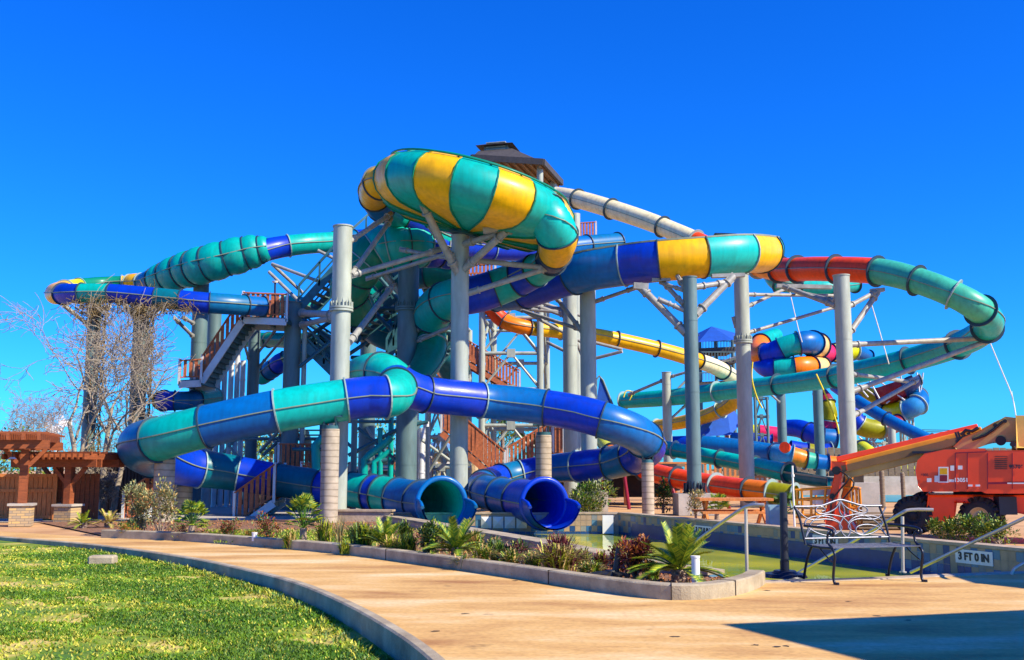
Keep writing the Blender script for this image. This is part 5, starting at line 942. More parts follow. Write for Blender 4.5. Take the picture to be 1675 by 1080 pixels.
# ================================================================ PERGOLA, GATE, LEFT BACKGROUND
def pergola(label, x0, x1, d0, d1, zt, posts, ns, over, slope=0.0, rot=0, ph=.42):
    R0 = P(x1, 800, d0); base = Vector((R0.x, d0, 0)); rz = radians(rot); RI = Matrix.Rotation(-rz, 3, 'Z')
    T = thing('pergola', (base.x, base.y, 0), label, 'pergola', 'red brown timber pergolas by the gate')
    PP = []
    for px, dd in posts:
        w0 = base + RI @ (Vector((P(px, 800, dd).x, dd, 0)) - base); X, Y = w0.x, w0.y; PP.append((X, Y)); b = B(); b.box((X, Y, (zt + ph) / 2), (.2, .2, zt - ph)); po = b.build('post', 'wood_red', T)
        b = B(); b.box((X, Y, ph / 2), (.52, .5, ph)); b.build('stone_pier', 'ledge', T); b = B(); b.box((X, Y, ph + .03), (.62, .6, .06)); b.build('pier_cap', 'concrete', T)
    X0 = P(x0, 750, d0).x; X1 = P(x1, 750, d0).x; T.rotation_euler = (0, 0, rz)
    for dd in (d0 + .35 - .12, d0 + .35 + .12, d1 - .35 - .12, d1 - .35 + .12): b = B(); b.box(((X0 + X1) / 2, dd, zt + .1), (X1 - X0, .05, .22)); b.build('beam', 'wood_red', T)
    b = B()
    for k in range(ns): X = X0 + (X1 - X0) * (k + .5) / ns; b.box((X, (d0 + d1) / 2, zt + .28), (.06, d1 - d0 + over, .16))
    b.build('rafters', 'wood_red', T); b = B()
    m_ = int((d1 - d0) / .3)
    for k in range(m_ + 1): b.box(((X0 + X1) / 2, d0 + (d1 - d0) * k / m_, zt + .39), (X1 - X0, .06, .05))
    b.build('battens', 'wood_red', T); b = B()
    for X, dd in PP:
        for sg in (-1, 1): b.bar((X, dd, zt - .55), (X + sg * .5, dd, zt), .1, .1)
    b.build('knee_braces', 'wood_red', T)
pergola('nearer and higher red brown pergola at the left edge', -200, 76, 26.4, 29.6, 1.98, [(38, 27.3)], 12, .5, rot=16, ph=.52)
pergola('lower red brown pergola over the wooden gate', -10, 150, 28.6, 30.4, 1.52, [(113, 29.2), (94, 30.6)], 15, .5, rot=-12, ph=.44)
def gate():
    d = 30.2; x0 = P(-30, 800, d).x; x1 = P(93, 800, d).x; T = thing('wooden_gate', (x0, d, 0), 'orange brown boarded gate under the left pergola', 'gate'); b = B(); n = 16
    for k in range(n): X = x0 + (x1 - x0) * (k + .5) / n; b.box((X, d, .68), ((x1 - x0) / n - .015, .04, 1.2))
    b.build('boards', 'wood_tan', T); b = B()
    for z in (.1, .85, 1.28): b.box(((x0 + x1) / 2, d - .05, z), (x1 - x0, .05, .09))
    for X in (x0, (x0 + x1) / 2, x1): b.box((X, d - .09, .68), (.09, .05, 1.3))
    b.build('frame', 'wood_tan', T)
    b = B(); b.box((x0 * .4 + x1 * .6, d - .14, .95), (.05, .06, .25)); b.build('latch', 'black', T)
gate()
x0 = P(93, 800, 30.4).x; b = B()
for k in range(9): b.box((x0 + .1 + k * .13, 30.3 + .02 * k, .68), (.12, .04, 1.3))
tag(b.build('timber_fence', 'wood_red', None, (x0, 30.4, 0)), 'short red brown board panel right of the gate', 'fence')
b = B(); X0 = P(110, 800, 35.5).x; X1 = P(262, 800, 35.5).x; b.box(((X0 + X1) / 2, 35.5, .82), (X1 - X0, .08, 1.64))
for k in range(28): b.box((X0 + (X1 - X0) * k / 27, 35.45, .85), (.07, .04, 1.7))
tag(b.build('board_fence', 'wood_dark', None, (X0, 35.5, 0)), 'black board fence behind the bare trees', 'fence')
p = P(64, 750, 26.9); T = thing('hanging_lamp', p, 'small white lamp hanging under the near pergola', 'lamp'); b = B(); p = P(20, 751, 26.9); b.cyl(p, p + Vector((0, 0, .05)), .11, .05, 14); b.build('shade', 'white', T); b = B(); b.cyl(p + Vector((0, 0, .05)), p + Vector((0, 0, .22)), .01, None, 5); b.build('cord', 'black', T)
# low pale building, yellow building
def house(label, x0, x1, d, y1, dep, wm, rm, wins=0, ov=.4, rise=.6, nm='building'):
    X0 = P(x0, 780, d).x; X1 = P(x1, 780, d).x; zt = P(0, y1, d).z; T = thing(nm, ((X0 + X1) / 2, d, 0), label, 'building'); b = B(); b.box(((X0 + X1) / 2, d + dep / 2, zt / 2), (X1 - X0, dep, zt)); b.build('wall', wm, T)
    b = B(); b.add([(X0 - ov, d - ov, zt), (X1 + ov, d - ov, zt), (X1 + ov, d + dep + ov, zt), (X0 - ov, d + dep + ov, zt), (X0 + dep * .3, d + dep / 2, zt + rise), (X1 - dep * .3, d + dep / 2, zt + rise)], [(0, 1, 5, 4), (1, 2, 5), (2, 3, 4, 5), (3, 0, 4), (3, 2, 1, 0)]); b.build('roof', rm, T)
    for k in range(wins):
        X = X0 + (X1 - X0) * (k + .5) / wins; b = B(); b.box((X, d - .02, zt * .45), ((X1 - X0) / wins * .5, .08, zt * .6)); w_ = b.build('window', 'glass', T); b = B(); b.box((X, d - .05, zt * .77), ((X1 - X0) / wins * .6, .1, .12)); b.build('lintel', 'white', w_)
house('pale flat roofed building far behind the bare trees', 150, 262, 60, 782, 8, 'steelp', 'white', 3, .6, 1.4)
house('yellow stuccoed building seen beneath the loops at centre', 695, 775, 62, 742, 8, 'stucco', 'roof', 3, .3, .2)
house('cream kiosk partly hidden behind the left pier posts', 590, 640, 55, 748, 5, 'stucco', 'wood_dark', 2, .5, .2)
house('dark timber hut behind the lower left tube', 290, 420, 44, 775, 5, 'wood_dark', 'roof', 2, .3, .3)
house('low brown cabin at the foot of the wooden flights', 820, 960, 60, 760, 6, 'wood_tan', 'roof', 3, .3, .3)
house('slide base machine room with dark sides under the tower', 455, 690, 47, 770, 7, 'steelp', 'roof', 4, .3, .2)
# windmill
p = P(90, 692, 75); T = thing('windmill', (p.x, 75, 0), 'small multi bladed farm windmill far behind the pergola', 'windmill'); b = B()
for k in range(18):
    a = 2 * pi * k / 18; u_ = Vector((cos(a), 0, sin(a))); v_ = Vector((-sin(a), 0.3, cos(a))); r0, r1 = .22, .78; b.add([p + u_ * r0 - v_ * .03, p + u_ * r1 - v_ * .1, p + u_ * r1 + v_ * .1, p + u_ * r0 + v_ * .03], [(0, 1, 2, 3)])
b.build('blades', 'white', T); b = B()
for sx, sy in ((-1, -1), (1, -1), (1, 1), (-1, 1)): b.bar((p.x + sx * .6, 75 + sy * .6, 0), (p.x, 75.2, p.z), .06)
for k in range(4): z = p.z * k / 5; s_ = .6 * (1 - k / 5); b.bar((p.x - s_, 75 - s_, z), (p.x + s_, 75 - s_, z + .4), .05); b.bar((p.x + s_, 75 - s_, z), (p.x - s_, 75 - s_, z + .4), .05)
b.build('mast', 'metal_white', T); b = B(); b.prism([p + Vector((.1, .3, .1)), p + Vector((.7, 1.2, .3)), p + Vector((.7, 1.2, -.3)), p + Vector((.1, .3, -.1))], (.03, 0, 0)); b.build('tail', 'metal_white', T)
# power line at right
b = B()
for y in (703, 706): b.path([P(1490, y, 150), P(1560, y + 1, 150), P(1760, y + .5, 150)], .05, 4)
tag(b.build('power_lines', 'char', None, P(1490, 704, 150)), 'thin dark power lines low over the horizon at right', 'power line')
# unseen canopies added off frame, outlined to cast the shadows on the paving
def shade(label, corners, h, nm='shade_canopy'):
    off = Vector((sd.x, sd.y, 0)) / sd.z * h; cs = [Vector((x, y, 0)) + off + Vector((0, 0, h)) for x, y in corners]; T = thing(nm, (cs[2].x, cs[2].y, 0), label, 'shade canopy'); b = B(); b.prism(cs, (0, 0, .05)); b.build('fabric', 'blue_cloth', T)
    b = B()
    for c_ in cs[1:]: b.cyl((c_.x, c_.y, 0), c_, .07, None, 10)
    b.build('posts', 'galv', T)
A = G(1190, 1022); Bq = G(1675, 999); Cq = G(1420, 1080)
shade('large unseen shade canopy added off frame right to shadow the paving', [(A.x, A.y), (A.x + (Bq.x - A.x) * 1.9, A.y + (Bq.y - A.y) * 1.9), (A.x + (Bq.x - A.x) * 1.9 + .5, 4.2), (A.x + (Cq.x - A.x) * 2.4, A.y + (Cq.y - A.y) * 2.4)], 4.5)
A = G(1545, 937); Bq = G(1800, 927); Cq = G(1600, 954); Dq = G(1760, 972)
shade('small unseen shade canopy added off frame right to shadow the poolside', [(A.x, A.y), (Bq.x, Bq.y), (Dq.x, Dq.y), (Cq.x, Cq.y)], 4.0)
mat('vine', (0.20, 0.14, 0.06), 0.9, 0, 0.5, 9)
SC = 1.26
# ================================================================ VEGETATION
def rv(R): return Vector((R.gauss(0, 1), R.gauss(0, 1), R.gauss(0, 1))).normalized()
def bare_tree(label, x, y, d, h, seed, lean=(0, 0), spread=1.0, r0=.17, depth=6, mt='bark_pale', first=.28, nb=3):
    R = random.Random(seed); g = Vector((P(x, y, d).x, d, 0)); T = thing('bare_tree', g, label, 'tree', 'leafless trees at the left')
    tr = B(); br = B()
    def grow(p, dr, L, r, lev, bb):
        n = 4; pts = [p]; q = p.copy(); dd = dr.copy()
        for i in range(n):
            dd = (dd + rv(R) * (.10 if lev == 0 else .24) + Vector((0, 0, .05 if lev < 3 else -.02))).normalized(); q = q + dd * (L / n); pts.append(q.copy())
        rs = [max(.0085, r * (1 - .5 * i / n)) for i in range(n + 1)]; bb.path(pts, rs, 8 if lev == 0 else (5 if lev < 3 else 3))
        if lev >= depth: return
        rr_ = q - Vector((0, 0, CAMH)); kx = 837.5 + F * (rr_.x / (rr_.y * cos(PITCH) + rr_.z * sin(PITCH))); ky = rr_.z / rr_.y
        if lev > 1 and d < 40 and (kx > 275 or kx < -20 or ky > .158): return
        k = nb if lev < 5 else 2
        for j in range(k):
            t_ = R.uniform(.55 if lev == 0 else .35, 1.0) if j else 1.0; i = min(n, max(1, int(t_ * n))); o = rv(R); o = (o - dd * o.dot(dd)).normalized()
            nd = (dd * R.uniform(.75, 1.0) + o * R.uniform(.45, .85) * spread).normalized(); grow(pts[i], nd, L * R.uniform(.62, .82), rs[i] * R.uniform(.6, .78), lev + 1, br)
    grow(g, Vector((lean[0], lean[1], 1)).normalized(), h * first, r0, 0, tr)
    tr.build('trunk', mt, T); br.build('crown', mt, T); return T
bare_tree('pale leafless tree leaning over the gate at far left', 140, 850, 33, 10.0, 11, (-.16, 0), 1.2, .12, 7, 'bark_pale', .30, 3)
bare_tree('thin leafless tree between the two creeper clad columns', 166, 850, 33.5, 9.6, 25, (.04, 0), 1.0, .11, 6, 'bark_pale', .36, 3)
bare_tree('forked leafless tree rising towards the second creeper clad column', 184, 850, 33.2, 8.4, 8, (.04, .05), .9, .10, 6, 'bark_pale', .36, 3)
bare_tree('low twiggy leafless bush in front of the black board fence', 150, 850, 32.4, 2.8, 5, (.0, 0), 1.3, .05, 6, 'bark_pale', .25, 4)
bare_tree('small distant leafless tree left of the windmill', 35, 790, 55, 8, 9, (0, 0), 1.1, .12, 6, 'bark', .28, 3)
bare_tree('small distant leafless tree right of the windmill', 118, 790, 60, 9, 12, (0, 0), 1.1, .12, 6, 'bark', .28, 3)
bare_tree('small distant leafless tree behind the left edge of the pergola', -12, 800, 48, 7.5, 15, (0, 0), 1.1, .12, 6, 'bark', .28, 3)
def vine(label, px, y0, y1, d, wpx, dens, seed, top=False):
    R = random.Random(seed); r = wpx / 2 * MPP(px, y0, d); b = B(); p0 = P(px, y1, d); c = Vector((P(px, 600, d).x, d, 0)); za = max(.2, P(px, y1, d).z); zb_ = P(px, y0, d).z
    for k in range(dens):
        z = za + (zb_ - za) * R.random(); a = R.uniform(0, 2 * pi); pts = []
        for i in range(5):
            rr = r * R.uniform(1.02, 1.25) + (.12 if R.random() < .1 else 0); pts.append(c + Vector((cos(a) * rr, sin(a) * rr, z))); a += R.uniform(-.7, .7); z += R.uniform(.05, .35)
        b.path(pts, R.uniform(.008, .022), 3)
    if top:
        for k in range(dens // 3):
            p = P(px + R.gauss(0, 16), y0 + R.gauss(8, 6), d - .5); b.path([p, p + rv(R) * .25, p + rv(R) * .4 + Vector((R.uniform(-.3, .3), 0, -.1))], .012, 3)
    tag(b.build('dry_creeper', 'vine', None, c), label, 'creeper', 'dry creepers on the left columns')
vine('straw coloured dry creeper clinging to the leftmost tall column', 156, 500, 800, 38, 21, 230, 3, True)
vine('straw coloured dry creeper clinging to the second tall column', 233, 500, 800, 38, 25, 250, 4, True)
R = random.Random(44); b = B()
for k in range(260):
    t = R.random(); p = P(118 + 200 * t + R.gauss(0, 8), 496 + 12 * t + R.gauss(0, 5), 35.2 + R.uniform(-.3, .3)); b.path([p, p + rv(R) * .2, p + rv(R) * .35], .012, 3)
tag(b.build('dry_creeper', 'vine', None, P(220, 500, 35.2)), 'straw coloured creeper hanging along the underside of the far left tube', 'creeper')
def leafm(b, p, dr, L, w_, mi=0, R=random, droop=.3, fold=True):
    dr = dr.normalized(); s_ = dr.cross(Vector((0, 0, 1)))
    if s_.length < .05: s_ = Vector((1, 0, 0))
    s_.normalize(); up = s_.cross(dr); m = p + dr * L * .5 + up * (L * .05); e = p + dr * L - Vector((0, 0, L * droop))
    b.add([p, m + s_ * w_ / 2, e, m - s_ * w_ / 2], [(0, 1, 2, 3)], mi)
def shrub(label, x, y, wpx, hpx, mats, seed, z=.02, n=900, ls=.07, name='shrub', cat='shrub', gr='shrubs in the planting bed', off=.2, shape=1.0, stem=True):
    R = random.Random(seed); g = G(x, y, z); g.y += off; mp_ = MPP(x, y, g.y); rw_ = wpx / 2 * mp_; hh = hpx * mp_ * SC; rw_ *= SC; T = thing(name, g, label, cat, gr)
    b = B(); clumps = [(Vector((R.uniform(-1, 1) * rw_ * .65, R.uniform(-1, 1) * rw_ * .6, hh * R.uniform(.3, .85))), R.uniform(.28, .48)) for _ in range(9)]
    for k in range(n):
        c, s_ = R.choice(clumps); v = rv(R); p = g + c + Vector((v.x * rw_ * s_ * 1.1, v.y * rw_ * s_ * 1.1, v.z * hh * s_ * .8)) * R.uniform(.55, 1.1)
        if p.z < g.z + .02: p.z = g.z + .02 + R.random() * .1
        mi = R.choices(range(len(mats)), [3, 2, 1][:len(mats)])[0]; leafm(b, p, (v + Vector((0, 0, .5)) + rv(R) * .5), ls * R.uniform(.6, 1.4), ls * R.uniform(.35, .6), mi, R, .1)
    b.build('foliage', mats, T)
    b = B()
    for k in range(12): c, s_ = R.choice(clumps); b.path([g + Vector((R.uniform(-.04, .04), R.uniform(-.04, .04), 0)), g + c * .5, g + c], [.014, .01, .004], 4)
    b.build('stems', 'bark', T); return T
def tuft(label, x, y, wpx, hpx, mats, seed, z=.02, n=90, w_=.02, name='grass_clump', cat='ornamental grass', gr='strappy clumps in the planting bed', off=.2, arch=.8):
    R = random.Random(seed); g = G(x, y, z); g.y += off; mp_ = MPP(x, y, g.y); rw_ = wpx / 2 * mp_; hh = hpx * mp_ * SC * 1.1; rw_ *= SC * 1.15; n = int(n * 1.5); b = B()
    for k in range(n):
        a = R.uniform(0, 2 * pi); sp = R.uniform(.15, 1) * rw_; h = hh * R.uniform(.6, 1.1) * (1 - .35 * sp / rw_); p = g + Vector((R.gauss(0, .15) * rw_, R.gauss(0, .15) * rw_, 0)); o = Vector((cos(a), sin(a), 0)); s_ = Vector((-sin(a), cos(a), 0)); vs = []
        for i in range(5):
            t = i / 4; q = p + o * sp * t ** 1.4 + Vector((0, 0, h * (t - arch * .55 * t ** 3) * 1.35)); ww = w_ * (1 - t * .9); vs += [q - s_ * ww, q + s_ * ww]
        b.add(vs, [(2 * i, 2 * i + 1, 2 * i + 3, 2 * i + 2) for i in range(4)], R.randrange(len(mats)))
    return tag(b.build(name, mats, None, g), label, cat, gr)
def sago(label, x, y, rpx, hpx, seed, nf=26, z=.02, mats=('leaf', 'leaf_y'), trunk=.25, off=.2, name='sago_palm', dens=26, ll=.16):
    R = random.Random(seed); g = G(x, y, z); g.y += off; mp_ = MPP(x, y, g.y); L = rpx * mp_ * SC; hh = hpx * mp_ * SC; T = thing(name, g, label, 'palm', 'small palms in the planting beds')
    b = B(); c = g + Vector((0, 0, trunk)); b.cyl(g, c, .06, .05, 10)
    for k in range(40): a = R.uniform(0, 2 * pi); zz = R.uniform(0, trunk); b.bar(g + Vector((cos(a) * .05, sin(a) * .05, zz)), g + Vector((cos(a) * .10, sin(a) * .10, zz + .06)), .025, .02)
    b.build('trunk', 'bark', T); b = B()
    for k in range(nf):
        a = 2 * pi * k / nf + R.uniform(-.2, .2); el = R.uniform(.15, 1.25); o = Vector((cos(a) * cos(el), sin(a) * cos(el), sin(el))); pts = []
        for i in range(9): t = i / 8; q = c + o * (L * t * 1.1); q.z += -L * .45 * t * t * cos(el) ; pts.append(q)
        b.path(pts, [.010 * (1 - i / 9) + .002 for i in range(9)], 3, 1)
        for i in range(dens):
            t = .12 + .88 * i / dens; q = spl(pts, t * 8 * .999); d = (spl(pts, min(7.99, t * 8 + .2)) - q).normalized(); s_ = d.cross(Vector((0, 0, 1)))
            if s_.length < .1: s_ = Vector((-sin(a), cos(a), 0))
            s_.normalize(); up = s_.cross(d); l_ = ll * L / .75 * (1 - abs(t - .45) * .9)
            for sg in (-1, 1):
                e = q + (s_ * sg * .85 + d * .55 + up * .18) * l_; w2 = d * .013; b.add([q - w2, q + w2, e], [(0, 1, 2)], R.randrange(2))
    b.build('fronds', list(mats), T); return T
def fan(label, x, y, rpx, hpx, seed, nf=22, z=.02, mats=('leaf_y', 'leaf'), off=.2, bare=.3, name='fan_palm'):
    R = random.Random(seed); g = G(x, y, z); g.y += off; mp_ = MPP(x, y, g.y); L = rpx * mp_ * SC; hh = hpx * mp_ * SC; T = thing(name, g, label, 'palm', 'small palms in the planting beds')
    b = B(); b.cyl(g, g + Vector((0, 0, hh * bare)), .08, .06, 8); b.build('trunk', 'bark', T); b = B()
    for k in range(nf):
        a = R.uniform(0, 2 * pi); el = R.uniform(-.05, 1.35); o = Vector((cos(a) * cos(el), sin(a) * cos(el), sin(el))); c = g + Vector((0, 0, hh * bare)); q = c + Vector((o.x * L * .6, o.y * L * .6, o.z * hh * .45)); b.path([c, (c + q) / 2 + Vector((0, 0, .02)), q], .008, 3, 1)
        s_ = o.cross(Vector((0, 0, 1)))
        if s_.length < .1: s_ = Vector((1, 0, 0))
        s_.normalize(); up = s_.cross(o)
        for i in range(17):
            t = radians(-100 + 200 * i / 16); dd = o * cos(t) + s_ * sin(t); l_ = L * .42 * R.uniform(.85, 1.1); e = q + dd * l_ + Vector((0, 0, -.1 * l_)); sd_ = dd.cross(up).normalized() * .018; b.add([q, q + dd * l_ * .5 + sd_ + up * .01, e, q + dd * l_ * .5 - sd_ + up * .01], [(0, 1, 2, 3)], R.randrange(2))
    b.build('fronds', list(mats), T); return T
sp = shrub
sp('tall silvery olive shrub in front of the left concrete pier', 228, 876, 48, 62, ['leaf_s', 'leaf_s', 'straw'], 1, n=1500, ls=.085)
sp('second silvery olive shrub hugging the pier base', 256, 878, 42, 70, ['leaf_s', 'straw', 'leaf_s'], 2, n=1400, ls=.085)
fan('bright green fan palm between the two left piers', 308, 884, 26, 60, 3, 30)
fan('tall fan palm left of the tall concrete pier', 492, 896, 30, 80, 4, 34)
sp('small orange leaved shrub beside the fan palm at left', 292, 882, 16, 16, ['leaf_o', 'leaf_r'], 5, n=260, ls=.05)
sp('tiny orange shrub right of the first fan palm', 322, 884, 14, 10, ['leaf_o', 'leaf_y'], 6, n=160, ls=.05)
sp('reddish shrub left of the green strip', 372, 884, 30, 26, ['leaf_r', 'leaf', 'leaf_o'], 7, n=700, ls=.06)
sp('reddish shrub right of the green strip', 436, 886, 34, 34, ['leaf_r', 'leaf', 'leaf_o'], 8, n=800, ls=.06)
sp('low yellow green ground plant beside the first reddish shrub', 345, 882, 26, 10, ['leaf_y', 'leaf'], 9, n=260, ls=.05)
tuft('yellow green grass clump right of the tall fan palm', 528, 896, 40, 46, ['leaf_y', 'leaf', 'straw'], 10)
tuft('thin dry flower spikes at the foot of the tall concrete pier', 552, 898, 22, 40, ['straw', 'leaf_s'], 11, n=40, w_=.012, arch=.3)
tuft('broad dark green strappy clump before the retaining wall', 590, 905, 52, 50, ['leaf', 'leaf_d', 'leaf_y'], 12, n=150)
sago('spreading yellow green palm before the retaining wall', 628, 908, 42, 50, 13, 22, mats=('leaf_y', 'leaf'), trunk=.12)
tuft('bright lime grass clump against the kerb', 640, 912, 46, 34, ['leaf_y', 'leaf_y', 'straw'], 14, n=140)
sp('dark green leafy shrub left of the middle palm', 692, 915, 36, 44, ['leaf_d', 'leaf', 'leaf_y'], 15, n=900, ls=.07)
sago('arching palm standing in the middle of the bed', 745, 920, 50, 60, 16, 26, mats=('leaf_y', 'leaf'), trunk=.16)
tuft('lime grass clump under the middle palm', 788, 926, 46, 34, ['leaf_y', 'straw', 'leaf'], 17, n=130)
tuft('straw tipped clump right of the middle palm', 835, 932, 50, 32, ['straw', 'leaf', 'leaf_y'], 18, n=130)
sp('low dark purple shrub behind the straw tipped clump', 850, 928, 46, 22, ['leaf_p', 'leaf_d', 'leaf_r'], 19, n=700, ls=.06, off=.5)
tuft('wide clump with cream streaked blades at right of the bed', 915, 943, 88, 52, ['leaf_y', 'leaf_p', 'straw'], 20, n=300, w_=.018)
tuft('dark red clump behind the cream streaked blades', 918, 936, 70, 58, ['leaf_p', 'leaf_r', 'leaf_p'], 21, n=240, w_=.016, off=.5)
tuft('low cream and green clump beside the black garden spotlight', 968, 950, 50, 30, ['leaf_y', 'straw', 'leaf'], 22, n=150)
sp('bronze red shrub between the spotlight and the sago palm', 1042, 958, 42, 58, ['leaf_p', 'leaf_o', 'leaf_r'], 23, n=1500, ls=.07)
sp('bronze shrub just left of the garden spotlight', 1018, 948, 30, 36, ['leaf_p', 'leaf_r', 'leaf_y'], 24, n=600, ls=.06, off=.5)
sago('large dark green sago palm at the tip of the bed', 1116, 962, 66, 70, 25, 34, mats=('leaf', 'leaf_y'), trunk=.2, dens=34)
tuft('sparse dry stalks at the very tip of the bed', 1180, 962, 60, 12, ['straw', 'leaf_o'], 26, n=60, w_=.008)
tuft('low weed tuft between palm and dark shrub', 560, 908, 24, 22, ['leaf', 'leaf_y'], 27, n=60); tuft('low green tuft against the kerb left of middle', 705, 924, 30, 20, ['leaf', 'leaf_y'], 28, n=70)
gg = 'plants beyond the pool'
sp('silvery rosemary bush right of the right slide mouth', 968, 850, 62, 38, ['leaf_s', 'leaf', 'leaf_y'], 30, n=2400, ls=.13, off=1.5, gr=gg)
fan('small fan palm right of the column pedestal', 1185, 858, 24, 42, 31, 20, z=0, off=1.0)
fan('dark fan palm beside the electrical cabinet', 1310, 862, 26, 46, 32, 20, z=0, off=1.5, mats=('leaf', 'leaf_d'))
sp('dark scrubby bush right of the loop pier', 1092, 842, 26, 40, ['leaf_d', 'leaf', 'leaf_o'], 33, n=800, ls=.11, off=1, gr=gg)
sp('grey dry bush at the pedestal corner', 1148, 850, 26, 32, ['leaf_s', 'straw'], 34, n=500, ls=.1, off=1, gr=gg)
for i, (x, y, w_, h_, l) in enumerate(((1556, 882, 34, 22, 'green leafy shrub before the lift front wheel'), (1584, 888, 40, 30, 'bright green shrub below the lift wheel'), (1622, 890, 44, 34, 'tall green shrub in front of the lift wheel'), (1655, 893, 50, 32, 'green shrub at the right edge above the tiled wall'), (1526, 872, 14, 12, 'tiny orange shrub between the bench and the lift'))):
    sp(l, x, y, w_, h_, ['leaf', 'leaf_y', 'leaf_d'] if i < 4 else ['leaf_o', 'leaf_r'], 40 + i, n=900 if i < 4 else 150, ls=.07, z=.15, off=.5, gr=gg)
sago('small sago palm behind the road kerb at far left', 130, 866, 22, 18, 50, 18, z=0, trunk=.1, dens=16); sago('yellowish sago palm before the black fence', 172, 865, 24, 22, 51, 18, z=0, trunk=.1, dens=16, mats=('leaf_y', 'straw'))
sp('low green shrub right of the yellowish sago', 205, 872, 30, 16, ['leaf', 'leaf_y'], 52, n=400, ls=.07)
# far green trees and palms
def bush_tree(label, x, d, h, wr, seed, mats=('leaf', 'leaf_d', 'leaf_y'), n=900, ls=.3):
    R = random.Random(seed); g = Vector((P(x, 780, d).x, d, 0)); T = thing('leafy_tree', g, label, 'tree', 'far green trees'); b = B(); b.path([g, g + Vector((.1, 0, h * .4)), g + Vector((0, .1, h * .75))], [.2, .15, .06], 6); b.build('trunk', 'bark', T)
    b = B(); cl = [(Vector((R.uniform(-1, 1) * wr * .7, R.uniform(-1, 1) * wr * .7, h * R.uniform(.4, .9))), R.uniform(.25, .45)) for _ in range(12)]
    for k in range(n): c, s_ = R.choice(cl); v = rv(R); leafm(b, g + c + v * wr * s_ * R.uniform(.5, 1.1), v + rv(R), ls * R.uniform(.6, 1.3), ls * .5, R.randrange(3), R, .1)
    b.build('crown', list(mats), T)
for i, a in enumerate(((60, 62, 3.5, 2.4, 'round green tree glimpsed over the lower pergola'), (415, 70, 4.5, 2.6, 'far green tree seen under the upper left loop'), (440, 72, 6, 2.6, 'taller far green tree seen under the upper left loop'), (640, 74, 5, 3, 'far green tree behind the teal pipework'), (855, 76, 5.5, 3, 'far green tree behind the wooden flights'), (1030, 95, 3.0, 3, 'low far green tree behind the loop pier'), (1530, 100, 3.2, 3.4, 'low far green tree behind the boom'), (-30, 50, 3.0, 3, 'low green tree behind the left edge'), (200, 75, 3.4, 3.4, 'low green tree behind the pale flat building'), (1340, 105, 3.4, 4, 'low far green tree between the right columns'))): bush_tree(a[4], a[0], a[1], a[2], a[3], 60 + i)
def palm(label, x, d, h, seed):
    R = random.Random(seed); g = Vector((P(x, 780, d).x, d, 0)); T = thing('palm_tree', g, label, 'palm tree', 'far palm trees'); b = B(); b.cyl(g, g + Vector((0, 0, h)), .16, .11, 8); b.build('trunk', 'bark', T); b = B(); c = g + Vector((0, 0, h))
    for k in range(22):
        a = R.uniform(0, 2 * pi); el = R.uniform(-.2, 1.1); o = Vector((cos(a) * cos(el), sin(a) * cos(el), sin(el))); s_ = Vector((-sin(a), cos(a), 0)); pts = [c + o * 1.7 * t - Vector((0, 0, 1.0 * t * t)) for t in (0, .25, .5, .75, 1)]
        for i in range(14):
            t = .1 + .9 * i / 14; q = spl(pts, t * 3.99)
            for sg in (-1, 1): e = q + (s_ * sg * .35 + o * .2 - Vector((0, 0, .22))); b.add([q - o * .03, q + o * .03, e], [(0, 1, 2)])
    b.build('crown', 'leaf', T)
for i, (x, d, h, l) in enumerate(((822, 62, 3.9, 'far palm behind the lattice tower at left'), (868, 58, 2.9, 'shorter far palm between lattice and stair'), (905, 70, 4.5, 'far palm behind the concrete pier'))): palm(l, x, d, h, 80 + i)
